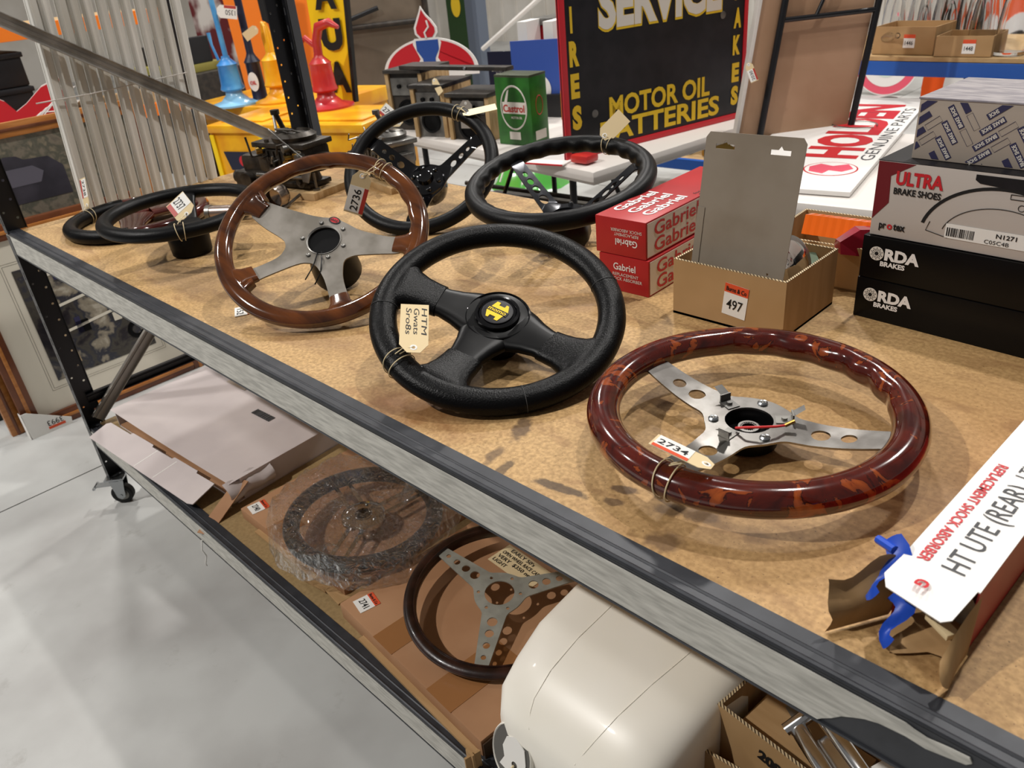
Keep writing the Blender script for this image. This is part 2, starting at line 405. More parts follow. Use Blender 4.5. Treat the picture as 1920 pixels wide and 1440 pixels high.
def circ(cx, cy, r, n=20): return [(cx+r*math.cos(2*PI*k/n), cy+r*math.sin(2*PI*k/n)) for k in range(n)]
def ellp(cx, cy, rx, ry, n=40, a0=0, a1=2*PI): return [(cx+rx*math.cos(a0+(a1-a0)*k/n), cy+ry*math.sin(a0+(a1-a0)*k/n)) for k in range(n+(0 if abs(a1-a0-2*PI) < 1e-6 else 1))]

def sheet(mb, a, b, n1, n2, f):
    vs = []; fs = []
    for i in range(n1+1):
        for j in range(n2+1): vs.append(f(i/n1, j/n2))
    for i in range(n1):
        for j in range(n2): k = i*(n2+1)+j; fs.append((k, k+1, k+n2+2, k+n2+1))
    mb.add(vs, fs)

H = .9; HL = .284; CL = 2.47; CW = .905
# ------------------------------------------------------------------ setting
fl = MB()
for x0, x1 in ((-16, -.27), (-.264, 6.5)):
    for y0, y1 in ((-6, 3.6), (3.606, 12)): fl.box(x0, x1, y0, y1, -.05, 0)
fl.box(-16, 6.5, -6, 12, -.06, -.045)
struct(fl.build('floor', M_floor, None, False))
w = MB().box(-14, 6.5, 10.0, 10.15, 0, 7); 
for i in range(60): w.box(-14+i*.34, -13.96+i*.34, 9.97, 10.0, 0, 7)
struct(w.build('wall_back', M_wall, None, False))
struct(MB().box(-14.15, -14, -6, 10.15, 0, 7).build('wall_left', M_wall, None, False))

# ------------------------------------------------------------------ trolley
tr = thing('shelving_trolley', 'long two tier dark steel shelving trolley with chipboard shelves carrying the steering wheels', 'trolley')
MB().box(.004, CL-.004, .03, CW-.004, H-.016, H, c=.001).build('shelf_board', M_board, tr, False)
MB().box(.004, CL-.004, .014, CW-.004, HL-.016, HL, c=.001).build('shelf_board', mat('lower_chipboard', '9a8158', .65, 0, '88704a', 120, .3, .7, bump=.3), tr, False)
def beam(z, y0, y1, sgn, nm='beam'):
    mb = MB()
    mb.box(0, CL, y0, y0+.0018, z-.055, z+.001)          # face
    mb.box(0, CL, y0, y0+sgn*.03 if sgn > 0 else y0, z+.0005, z+.0025) if sgn > 0 else mb.box(0, CL, y0-.03, y0, z+.0005, z+.0025)
    o = mb.build(nm, M_steel, tr, False)
    return o
for z in (H, HL):
    mb = MB(); mb.box(0, CL, 0, .003, z-.056, z+.001); mb.box(0, CL, .0, .034, z+.0005, z+.0028); mb.tube([(0, .003, z+.0022), (CL, .003, z+.0022)], .0032, 8)
    mb.tube([(0, .016, z+.002), (CL, .016, z+.002)], .0022, 6)
    mb.box(0, CL, -.002, .006, z-.0575, z-.0545)
    bo = mb.build('front_beam', M_steel, tr, False)
    if z == H:
        pts = [(0, -.0535), (2.268, -.0535), (2.272, -.049), (2.279, -.043), (2.287, -.034), (2.296, -.028), (2.305, -.0225), (2.316, -.0185), (2.336, -.0165), (2.351, -.018), (2.367, -.0145), (2.379, -.0115), (2.3825, -.007), (2.380, -.003), (2.367, -.0040), (2.351, -.0066), (2.341, -.0052), (2.334, -.003), (0, -.003)]
        t = MB(fm((0, -.0005, z), (1, 0, 0), (0, 0, 1))).prism(pts, 0, .0014).build('woodgrain_strip', M_tape, bo, False)
    else: MB().box(0, CL, -.0014, 0, z-.053, z-.004).build('woodgrain_strip', M_tape, bo, False)
    mb = MB(); mb.box(0, CL, CW-.003, CW, z-.056, z-.001); mb.build('rear_beam', M_steel, tr, False)
    for x in (0, CL-.003): MB().box(x, x+.003, 0, CW, z-.056, z-.002).build('end_beam', M_steel, tr, False)
def post(x, y, sx, sy, fw=.055, fx_=.03):
    # L section with a flange in each direction, punched holes
    for z0, z1 in ((.10, H-.004), (H+.002, 1.9)):
        holes = []
        n = int((z1-z0)/.05)
        for i in range(n):
            holes.append(circ(.042, z0+.03+i*.05, .0035, 8))
        mb = MB(fm((x, y, 0), (0, sy, 0), (0, 0, 1))); mb.plate([(0, z0), (fw, z0), (fw, z1), (0, z1)], holes+[circ(.014, z0+.05+i*.1, .003, 8) for i in range(n//2)], -.001, .001)
        mb.M = Matrix(); mb.M = fm((x, y, 0), (sx, 0, 0), (0, 0, 1))
        sl = [[(.014, z0+.02+i*.05), (.020, z0+.02+i*.05), (.020, z0+.042+i*.05), (.014, z0+.042+i*.05)] for i in range(n)]
        mb.plate([(0, z0), (fx_, z0), (fx_, z1), (0, z1)], sl, -.001, .001)
        mb.M = Matrix()
        mb.box(min(x, x+sx*.006), max(x, x+sx*.006), min(y+sy*(fw-.002), y+sy*fw), max(y+sy*(fw-.002), y+sy*fw), z0, z1)
        mb.build('post', M_blk, tr, False)
post(0, -.002, 1, 1); post(CL, -.002, -1, 1)
for X_, sx_ in ((0, 1), (CL, -1)):
    post(X_, CW+.058, sx_, -1)
    for z0_, z1_ in ((.10, 1.9),):
        mb = MB(); mb.box(min(X_, X_+sx_*.02), max(X_, X_+sx_*.02), CW+.058, CW+.10, z0_, z1_, c=.004)
        mb.box(min(X_+sx_*.018, X_+sx_*.024), max(X_+sx_*.018, X_+sx_*.024), CW+.068, CW+.076, z0_, z1_)
        mb.build('post_channel', mat('grey_channel', '55575b', .35, .3), tr, False)
# braces on left end
def strut(a, b, wd, m, parent, nm='brace', nrm=(1, 0, 0)):
    a = V(a); b = V(b); d = (b-a); L = d.length; d.normalize(); n = V(nrm); u = n.cross(d).normalized()
    mb = MB(Matrix(((d.x, u.x, n.x, a.x), (d.y, u.y, n.y, a.y), (d.z, u.z, n.z, a.z), (0, 0, 0, 1))))
    mb.box(0, L, -wd/2, wd/2, -.001, .001); mb.box(0, L, wd/2-.002, wd/2, 0, .012); mb.box(0, L, -wd/2, -wd/2+.002, 0, .012); mb.box(0, L, -wd*.12, wd*.12, 0, .004)
    return mb.build(nm, m, parent, False)
strut((.030, -.05, 1.542), (.030, .93, .908), .034, mat('bright_galvanised', 'b9b6b0', .3, .35, '97948e', 12), tr)
strut((.022, .03, .31), (.022, .50, .72), .035, mat('dull_strut', '9c978f', .5, .2), tr)
strut((.004, .03, .375), (.004, CW-.03, .375), .03, M_blk, tr, 'end_rail')
for x, y in ((.02, .02), (.03, CW+.02), (CL-.03, .035), (CL-.03, CW+.02)):
    T = Matrix.Translation((x, y, 0)) @ Matrix.Rotation(math.radians(50), 4, 'Z')
    mb = MB(T); mb.box(-.03, .03, -.03, .03, .098, .103, c=.001); mb.lathe([(.02, .098), (.024, .092), (.018, .086)], 20)
    for s in (-1, 1): mb.prism([(-.022, .09), (.022, .09), (.012, .028), (.0, .02), (-.012, .028)], s*.018-.001, s*.018+.001, fm((0, 0, 0), (1, 0, 0), (0, 0, 1)))
    mb.cyl((0, -.021, .034), (0, .021, .034), .005, n=10)
    mb.box(-.075, -.02, -.012, .012, .070, .073); mb.box(-.078, -.072, -.02, .02, .066, .073)
    ca = mb.build('caster', M_zinc, tr, False)
    F = T @ Matrix.Translation((0, 0, .034)) @ Matrix.Rotation(PI/2, 4, 'X')
    MB(F).lathe([(.022, -.013), (.030, -.013), (.034, -.009), (.034, .009), (.030, .013), (.022, .013), (.022, -.013)], 28).build('tyre', M_rubber, ca)
    MB(F).lathe([(.006, -.015), (.012, -.010), (.022, -.011), (.022, .011), (.012, .010), (.006, .015)], 24).build('wheel_rim', M_gsteel, ca)
# number sticker on board
st = thing('lot_sticker', 'small white and red lot sticker stuck on the chipboard below the wooden wheel', 'sticker', (1.095, .105, H+.001), -28)
MB().box(-.022, .022, -.014, .009, 0, .0006).build('label', M_paper, st, False); MB().box(-.022, .022, .009, .014, 0, .0007).build('band', M_redst, st, False)
text(st, '152', (-.012, -.010, .0006), (1, 0, 0), (0, 1, 0), .013, .028)

# ------------------------------------------------------------------ steering wheels
def frame(C, n):
    n = V(n).normalized(); x = V((1, 0, 0)); x = (x-x.dot(n)*n).normalized(); y = n.cross(x)
    return Matrix(((x.x, y.x, n.x, C[0]), (x.y, y.y, n.y, C[1]), (x.z, y.z, n.z, C[2]), (0, 0, 0, 1)))
def P2(r, a): a = math.radians(a); return (r*math.cos(a), r*math.sin(a))
def spoke_outline(angs, Rr, wr, wh, Rh, h=None):
    out = []; h = h or Rh*.95; n = len(angs); angs = sorted(a % 360 for a in angs)
    for i, a in enumerate(angs):
        d = V(P2(1, a)); p = V((-d.y, d.x)); 
        A = d*h-p*wh; B = d*Rr-p*wr; C = d*Rr+p*wr; D = d*h+p*wh
        seg = []
        for q, s in ((A, B), (B, C), (C, D)):
            k = 8 if q is not B else 2
            for t in range(k): seg.append(q.lerp(s, t/k))
        seg.append(D); out += seg
        b = angs[(i+1) % n]; b = b if b > a else b+360
        ga = math.degrees(math.asin(min(.9, wh/Rh)))
        if b-a > 2*ga+14:
            st = 3
            for t in range(1, st+1):
                an = a+ga+6+(b-a-2*ga-12)*(t-.5)/st
                out.append(V(P2(Rh, an)))
    for _ in range(2):
        o2 = []
        for i in range(len(out)):
            p, q = out[i], out[(i+1) % len(out)]
            o2 += [p.lerp(q, .25), p.lerp(q, .75)]
        out = o2
    return [(p.x, p.y) for p in out]
def polyc(r, a, rad, n=18): x, y = P2(r, a); return circ(x, y, rad, n)
def flare(mb, a, secs):
    # secs: (r, halfwidth, halfthick, z, sidewise)
    d = V((*P2(1, a), 0)); p = V((-d.y, d.x, 0)); L = []
    for r, hw, ht, z, sd in secs:
        row = []
        for k in range(20):
            t = 2*PI*k/20; c, s = math.cos(t), math.sin(t)
            cx = abs(c)**.6*(1 if c > 0 else -1); sx = abs(s)**.8*(1 if s > 0 else -1)
            row.append(tuple(d*r+p*(sd+hw*cx)+V((0, 0, z+ht*sx))))
        L.append(row)
    mb.loft(L)
def screw(mb, r, a, z, rad=.005, hh=.003):
    x, y = P2(r, a); mb.lathe([(rad, 0), (rad, hh*.5), (rad*.7, hh), (rad*.3, hh*.9), (0, hh*.6)], 12, Matrix.Translation((x, y, z)))

# burl wheel
FB = frame((2.046, .263, .95), (.007, -.015, 1))
wh = thing('steering_wheel', 'glossy red burl wood steering wheel with three drilled silver spokes lying flat in front', 'steering wheel', M=FB, group=None)
def fx(t, p):
    b = 0.
    t2 = math.degrees(t) % 360
    if 35 < t2 < 135: b = .0040*(.5+.5*math.cos(math.radians((t2-35)*360/16.6)+PI))*max(0, -math.cos(p))**1
    return b, 0
MB().ring(.1715, .0200, .0185, 160, 24, fx).build('rim', M_burl, wh)
ang = [170, 12, -93]
zf = lambda x, y: -.018+.018*max(0, (math.hypot(x, y)-.075)/.09)**1.6 if math.hypot(x, y) > .075 else -.018
holes = [circ(0, 0, .028, 36)]
for a in ang:
    holes += [polyc(.082, a, .0105), polyc(.112, a, .0085)]
MB().plate(spoke_outline(ang, .168, .0165, .026, .052), holes, -.0013, .0013, zf).build('spoke_plate', M_brushed, wh, ang=30)
hb = MB().lathe([(.036, -.0198), (.0285, -.0198), (.0280, -.021), (.0265, -.036), (.0, -.036)], 40, cap=False); hb.lathe([(.036, -.0198), (.0365, -.022), (.034, -.046), (.030, -.049), (.0, -.049)], 40, cap=False)
hb.build('hub_boss', M_black, wh)
sp = MB().lathe([(.0085, -.0355), (.012, -.0355), (.014, -.029), (.0125, -.0255), (.0095, -.0255), (.0085, -.0355)], 30, cap=False)
for k in range(20): a = 18*k; x, y = P2(.0083, a); sp.box(x-.0008, x+.0008, y-.0008, y+.0008, -.0355, -.026)
sp.build('splined_centre', M_brushed, wh)
for a in (97, -147, -35): 
    mb = MB(); screw(mb, .041, a, -.0165, .0062, .0035); x, y = P2(.041, a)
    so = mb.build('screw', M_zinc, wh)
    MB(Matrix.Translation((x, y, -.0134)) @ Matrix.Rotation(.5, 4, 'Z')).box(-.004, .004, -.0006, .0006, 0, .0006).box(-.0006, .0006, -.004, .004, 0, .0006).build('cross_slot', M_gsteel, so, False)
for a in (155, 35, -95):
    T = Matrix.Rotation(math.radians(a), 4, 'Z')
    mb = MB(T); mb.box(.030, .050, -.008, .008, -.0165, -.0155); mb.box(.048, .050, -.007, .007, -.016, -.006)
    mb.add([(.050, -.006, -.007), (.050, .006, -.007), (.062, .008, .0), (.062, -.003, .0)], [(0, 1, 2, 3)]); mb.cyl((.040, 0, -.016), (.040, 0, -.0125), .0035, n=12)
    mb.build('horn_clip', M_gsteel, wh, False)
pts = [(.000, -.030, -.012), (.012, -.031, -.006), (.026, -.024, -.004), (.038, -.008, -.007), (.043, .004, -.010)]
MB().tube(pts, .0016, 8).build('horn_wire', mat('red_wire', 'c32a2a', .4), wh)
MB().tube([(.043, .004, -.010), (.050, .013, -.006)], .0024, 8).build('wire_terminal', M_brass, wh)

# black four-flare wheel with yellow centre badge
FM = frame((1.643, .246, .982), (.313, -.229, .922))
wh = thing('steering_wheel', 'black leather three spoke steering wheel with yellow centre badge propped in the middle', 'steering wheel', M=FM)
def fx(t, p):
    t2 = math.degrees(t) % 360; b = 0
    for c in (10, 190): 
        d = (t2-c+180) % 360-180
        if -8 < d < 26 or 0: b += .0
    return b, 0
mb = MB().ring(.168, .0205, .0165, 140, 22)
for a in (2, -79, -160):
    flare(mb, a, [(.178, .060, .006, 0, 0), (.166, .060, .0125, 0, 0), (.156, .056, .0145, 0, 0), (.148, .046, .0145, -.001, 0), (.138, .0365, .0135, -.003, 0), (.122, .0310, .0125, -.006, 0), (.104, .0295, .0115, -.010, 0), (.092, .0290, .0110, -.012, 0)])
mb.build('rim', M_leather, wh, ang=60)
for a in (-142, -36, 58):
    Rm = Matrix.Rotation(math.radians(a), 4, 'Z') @ Matrix.Translation((.168, 0, 0)) @ Matrix.Rotation(PI/2, 4, 'X')
    MB().ring(.0207, .0005, .0005, 32, 6, M=Rm @ Matrix.Scale(.82, 4, (0, 1, 0))).build('stitching', mat('grey_thread', '3a3a3a', .6), wh)
mb = MB()
for a in (2, -79, -160):
    flare(mb, a, [(.0935, .0270, .0098, -.012, 0), (.085, .0272, .010, -.013, 0), (.065, .032, .011, -.016, 0), (.045, .040, .0115, -.019, 0), (.02, .045, .0115, -.02, 0)])
mb.build('spoke_cover', M_black, wh, ang=60)
cb = MB().lathe([(.0, -.008), (.028, -.0075), (.044, -.0085), (.050, -.011), (.052, -.017), (.050, -.024)], 56); cb.build('centre_pad', M_black, wh)
MB().ring(.047, .0012, .0012, 56, 8, z=-.0085).build('pad_ring', M_gblack, wh)
bt = MB().lathe([(.030, -.009), (.034, -.004), (.033, -.0015), (.029, -.0005), (.027, -.003), (.0, -.0028)], 56).build('horn_button', M_gblack, wh)
MB().lathe([(.0225, -.003), (.0235, -.0012), (.0215, -.0005), (.0, -.0005)], 48).build('badge', M_signblk, bt)
U = Matrix.Rotation(math.radians(8), 4, 'Z')
for s in (1, -1):
    MB(U @ Matrix.Scale(s, 4, (1, 0, 0)) @ Matrix.Scale(s, 4, (0, 1, 0))).prism([(-.013, .004), (.016, .004), (.010, .0165), (.006, .0165), (.006, .011), (-.004, .011), (-.004, .0165), (-.010, .0165)], -.0004, .0004).build('badge_arrow', M_yel2, bt, False)
MB(U).box(-.0175, .0175, -.0042, .0042, -.0004, .0006).build('badge_bar', M_signblk, bt, False)
text(bt, 'momo', tuple(U @ V((0, -.0028, .0004))), tuple(U.to_3x3() @ V((1, 0, 0))), tuple(U.to_3x3() @ V((0, 1, 0))), .0072, .030, M_yel2, bold=.02, align='c')
MB().lathe([(.034, -.022), (.036, -.05), (.030, -.078), (.0, -.078)], 40).build('hub_boss', M_black, wh)

# wooden four spoke wheel
FW = frame((1.187, .249, 1.02), (.386, -.391, .835))
wh = thing('steering_wheel', 'varnished brown wood steering wheel with four silver spokes leaning back on its boss', 'steering wheel', M=FW)
WA = [187, 27, -111, -35]
def fx(t, p):
    t2 = math.degrees(t) % 360; b = 0
    if max(0, -math.cos(p)) > 0:
        for c0, c1, k in ((35, 95, 4), (125, 178, 3)):
            if c0 < t2 < c1: b = -.0012*math.cos(math.radians((t2-c0)/(c1-c0)*360*k))*max(0, -math.cos(p))+.0012*max(0, -math.cos(p))*-1
    return b, 0
mb = MB().ring(.181, .0165, .0130, 150, 22, fx)
for a in WA:
    flare(mb, a, [(.184, .034, .006, 0, 0), (.172, .032, .0105, 0, 0), (.163, .024, .0105, -.002, 0), (.155, .0190, .0095, -.004, 0), (.138, .0178, .0078, -.008, 0), (.136, .0170, .0070, -.008, 0)])
for a, sd in ((187, -1), (-111, 1)):
    flare(mb, a, [(.176, .006, .009, 0, sd*.034), (.160, .006, .010, -.002, sd*.026), (.146, .008, .009, -.004, sd*.018)])
mb.build('rim', M_wood, wh, ang=60)
def x_outline():
    # broad left web and right arm: radial points of the plate edge
    pts = []
    for a, r in ((27-7, .160), (27+7, .160), (34, .125), (52, .068), (75, .055), (107, .053), (140, .056), (160, .075), (176, .125), (180, .160), (194, .160), (201, .122), (213, .075), (227, .070), (241, .085), (244, .125), (243.5, .160), (255, .160), (257, .118), (268, .062), (290, .053), (303, .062), (315, .095), (319, .160), (331, .160), (333, .10), (348, .062), (5, .072), (15, .11)):
        pts.append(V(P2(r, a)))
    for _ in range(2):
        o2 = []
        for i in range(len(pts)):
            p, q = pts[i], pts[(i+1) % len(pts)]; o2 += [p.lerp(q, .2), p.lerp(q, .8)]
        pts = o2
    return [(p.x, p.y) for p in pts]
zf = lambda x, y: -.016+.008*max(0, (math.hypot(x, y)-.06)/.08)
MB().plate(x_outline(), [circ(0, 0, .030, 40)], -.0016, .0016, zf).build('spoke_plate', M_alu, wh, ang=30)
for a in (139, 71, 15, -36, -91, -152):
    mb = MB(); screw(mb, .041, a, -.0144, .0045, .003); mb.build('screw', M_gsteel, wh)
MB().lathe([(.030, -.0145), (.0325, -.0130), (.0315, -.020), (.029, -.060), (.012, -.064), (.012, -.052), (.0, -.052)], 44, cap=False).build('hub_insert', M_gsteel, wh)
MB().lathe([(.034, -.019), (.037, -.030), (.046, -.085), (.047, -.112), (.040, -.116), (.0, -.116)], 44).build('hub_boss', M_black, wh)
x, y = P2(.047, 107)
bd = MB(Matrix.Translation((x, y, -.0144)) @ Matrix.Rotation(math.radians(10), 4, 'Z')).lathe([(.0105, 0), (.0105, .0012), (.0, .0016)], 30, sx=1.15, sy=.72).build('badge', M_ink, wh)
MB(Matrix.Translation((x, y, -.0132)) @ Matrix.Rotation(math.radians(10), 4, 'Z')).lathe([(.0095, 0), (.0, .0006)], 30, sx=1.15, sy=.70).build('badge_face', M_redprint, bd)
text(bd, 'SAAS', (x, y-.0028, -.0122), (1, .17, 0), (-.17, 1, 0), .005, .016, M_ink, bold=.03, align='c')
MB().tube([(-.004, -.012, -.038), (.004, -.018, -.026), (.012, -.030, -.012), (.022, -.048, -.012), (.030, -.066, -.010), (.034, -.085, -.012)], .0012, 6).build('horn_wire', M_black, wh)
MB().tube([(-.004, -.010, -.038), (.010, -.020, -.020), (.030, -.036, -.010), (.046, -.058, -.014), (.050, -.080, -.02)], .0012, 6).build('horn_wire', M_black, wh)

# black wheel at the back with small-spoke black hub
FK = frame((.963, .671, 1.02), (.375, -.504, .778))
wh = thing('steering_wheel', 'plain black steering wheel with glossy black bolted hub leaning at the rear edge', 'steering wheel', M=FK)
MB().ring(.168, .0165, .0155, 120, 20).build('rim', M_leather2, wh)
ang = [178, 58, -62]
hs = [circ(0, 0, .016, 24)]
for a in ang: hs += [polyc(r, a, q) for r, q in ((.075, .008), (.098, .0065), (.118, .005))]
zf = lambda x, y: -.055+.05*min(1, max(0, (math.hypot(x, y)-.05)/.09))
MB().plate(spoke_outline(ang, .165, .015, .022, .048), hs, -.0015, .0015, zf).build('spoke_plate', M_gblack, wh, ang=30)
MB().lathe([(.014, -.035), (.018, -.033), (.020, -.045), (.042, -.050), (.046, -.056), (.045, -.085), (.040, -.10), (0, -.10)], 44).build('hub_boss', M_gblack, wh)
for k in range(6):
    mb = MB(); screw(mb, .032, 60*k+20, -.049, .0062, .006); mb.build('hub_bolt', M_gblack, wh)
# wood/black wheel joint ribs
# dish wheel
FD = frame((1.39, .676, 1.038), (.058, -.171, .983))
wh = thing('steering_wheel', 'deep dish black steering wheel with drilled black spokes and finger grips beside the red cartons', 'steering wheel', M=FD)
def fx(t, p):
    c = max(0, -math.cos(p-.5)); return .0028*c*math.cos(t*26), 0
MB().ring(.172, .0180, .0175, 208, 22, fx).build('rim', M_leather2, wh)
ang = [168, 48, -72]
hs = [circ(0, 0, .028, 30)]
for a in ang: hs += [polyc(r, a, q) for r, q in ((.066, .0095), (.088, .008), (.106, .0068), (.122, .0055))]
zf = lambda x, y: -.075+.072*min(1, max(0, (math.hypot(x, y)-.048)/.10))
MB().plate(spoke_outline(ang, .170, .0135, .020, .046), hs, -.0014, .0014, zf).build('spoke_plate', mat('satin_black_metal', '25262a', .22, .6), wh, ang=30)
for a in (108, 20, -130): 
    mb = MB(); x, y = P2(.038, a); mb.cyl((x, y, -.074), (x, y, -.066), .0055, n=6); mb.lathe([(.004, 0), (.0, .003)], 12, Matrix.Translation((x, y, -.066))); mb.build('hub_bolt', M_chrome, wh)
def boot(t): return 1+.04*math.cos(6*t)
L = []
for r, z in ((.030, -.077), (.042, -.079), (.045, -.090), (.050, -.105), (.050, -.125), (.042, -.136)):
    L.append([(r*boot(2*PI*k/36)*math.cos(2*PI*k/36), r*boot(2*PI*k/36)*math.sin(2*PI*k/36), z) for k in range(36)])
MB().loft(L).build('hub_boss', M_black, wh)

# left pair
F7 = frame((.665, .214, .998), (.02, -.01, 1))
wh = thing('steering_wheel', 'black steering wheel raised on a black conical boss at the left of the upper shelf', 'steering wheel', M=F7)
MB().ring(.160, .0175, .0150, 110, 20).build('rim', M_leather2, wh)
ang = [150, 30, -90]
mb = MB()
for a in ang: flare(mb, a, [(.165, .030, .008, 0, 0), (.145, .022, .009, -.004, 0), (.12, .019, .006, -.015, 0), (.05, .024, .004, -.03, 0), (.02, .026, .004, -.031, 0)])
mb.build('spoke_cover', M_black, wh, ang=60)
MB().lathe([(.020, -.024), (.036, -.026), (.040, -.034), (.046, -.060), (.044, -.094), (.036, -.097), (0, -.097)], 44).build('hub_boss', M_black, wh)
F5 = frame((.285, .25, .918), (.0, .0, 1))
wh = thing('steering_wheel', 'half black half red brown steering wheel lying under the raised black wheel', 'steering wheel', M=F5)
def arcring(mb, R, rx, rz, a0, a1, n=60, m=18):
    L = []
    for i in range(n+1):
        t = math.radians(a0+(a1-a0)*i/n); L.append([((R+rx*math.cos(2*PI*k/m))*math.cos(t), (R+rx*math.cos(2*PI*k/m))*math.sin(t), rz*math.sin(2*PI*k/m)) for k in range(m)])
    mb.loft(L)
mb = MB(); arcring(mb, .165, .0185, .0175, 172, 330); mb.build('grip', M_leather, wh)
mb = MB(); arcring(mb, .165, .0165, .0155, -30, 172); mb.build('rim', M_redbrown, wh)
mb = MB()
for a in (172, 80, -30): flare(mb, a, [(.16, .03, .010, 0, 0), (.13, .026, .010, 0, 0), (.09, .032, .010, .004, 0), (.03, .045, .012, .006, 0)])
mb.build('spoke_cover', M_redbrown, wh, ang=60)
MB().lathe([(0, .024), (.02, .023), (.03, .016), (.032, .006), (.032, -.017)], 36).build('hub_cap', M_redbrown, wh)

# lower shelf wheels
F1 = frame((1.555, .252, .3615), (.09, -.075, .993))
wh = thing('steering_wheel', 'thin dark wood rimmed racing steering wheel with drilled flat grey spokes on the lower shelf', 'steering wheel', M=F1)
mb = MB().ring(.1745, .0125, .0095, 120, 16, lambda t, p: (.0, .0)); mb.build('rim', M_wood2, wh)
MB().ring(.1655, .0035, .0135, 100, 10, z=-.003).build('inner_band', M_wood2, wh)
ang = [180, 57, -57]
hs = [circ(0, 0, .029, 40)]
for a in ang: hs += [polyc(r, a, q) for r, q in ((.068, .0100), (.094, .0085), (.120, .0068), (.145, .0050))]
for k in range(6): hs.append(polyc(.041, 30+60*k+7, .0035, 10))
MB().plate(spoke_outline(ang, .165, .0125, .024, .050), hs, .001, .0036).build('spoke_plate', mat('dull_grey_alloy', 'aaaca4', .45, .45, '999b93', 30), wh, ang=30)
F0 = frame((1.138, .231, .358), (.05, .04, .995))
wh = thing('steering_wheel', 'black steering wheel with chrome twin bar spokes wrapped in clear plastic below', 'steering wheel', M=F0)
MB().ring(.160, .0185, .0175, 110, 20).build('rim', M_leather2, wh)
for a in (85, 165, -60):
    T = Matrix.Rotation(math.radians(a), 4, 'Z')
    for s in (-.016, .016): MB(T).box(.03, .150, s-.005, s+.005, -.006, -.003, c=.0008).build('spoke', M_chrome, wh)
MB().lathe([(0, .010), (.014, .010), (.020, .006), (.043, .008), (.050, .004), (.050, -.006), (.036, -.012), (.034, -.04), (0, -.04)], 56).build('horn_ring', M_chrome, wh)
MB().lathe([(0, .0125), (.010, .012), (.018, .009)], 30).build('hub_centre', M_gblack, wh)
for a in (10, 130, 250):
    mb = MB(); screw(mb, .034, a, .0075, .004, .002); mb.build('hub_bolt', M_zinc, wh)
# plastic bag
random.seed(3)
bag = MB(); n, mm = 150, 70; vs = []; fs = []
from mathutils import noise as NZ
for j in range(mm+1):
    t = j/mm; 
    for i in range(n):
        a = 2*PI*i/n
        rr = .02+.185*t+.03*t*t*(.5+.5*math.sin(a*2+1.3))*(1 if math.cos(a-3.3) > 0 else .4)
        z = .028+.006*math.sin(5*a)*t
        if t > .90: z -= (t-.90)/.10*.055
        dip = -.022*math.exp(-((t-.45)/.2)**2)*(1-.6*abs(math.cos(a*1.5)))
        x, y = rr*math.cos(a), rr*math.sin(a)
        k = abs(NZ.noise(V((a*5, t*4, 0))))*.016-abs(NZ.noise(V((x*30, y*30, 9))))*.014+NZ.noise(V((x*70, y*70, 3)))*.006
        rad = 1+NZ.noise(V((math.cos(a)*3, math.sin(a)*3, 7)))*.10*t
        vs.append((x*rad, y*rad, max(z+dip+k, -.030)+.004))
for j in range(mm):
    for i in range(n): fs.append((j*n+i, j*n+(i+1) % n, (j+1)*n+(i+1) % n, (j+1)*n+i))
bag.add(vs, fs)
bg = bag.build('plastic_bag', M_film, None, True, 180); bg.matrix_world = F0
tagp(bg, 'crumpled clear plastic bag wrapped over the chrome spoked wheel on the lower shelf', 'bag')
ln = MB()
tl = thing('bag_tail', 'twisted end of the clear plastic bag sticking up beside the front beam', 'bag')
mb = MB(); Lr = []
for j in range(14):
    t = j/13; c = V((1.19-.01*t, .30+.10*t, .372+.03*math.sin(t*3))); r_ = .012+.035*t*t
    Lr.append([(c.x+r_*math.cos(2*PI*k/18)*(1+.3*math.sin(3*k)), c.y+.3*r_*math.sin(2*PI*k/18), c.z+r_*.6*math.sin(2*PI*k/18)+.003*math.sin(5*k+j)) for k in range(18)])
mb.loft(Lr, False); mb.build('twist', M_film, tl, True, 180)

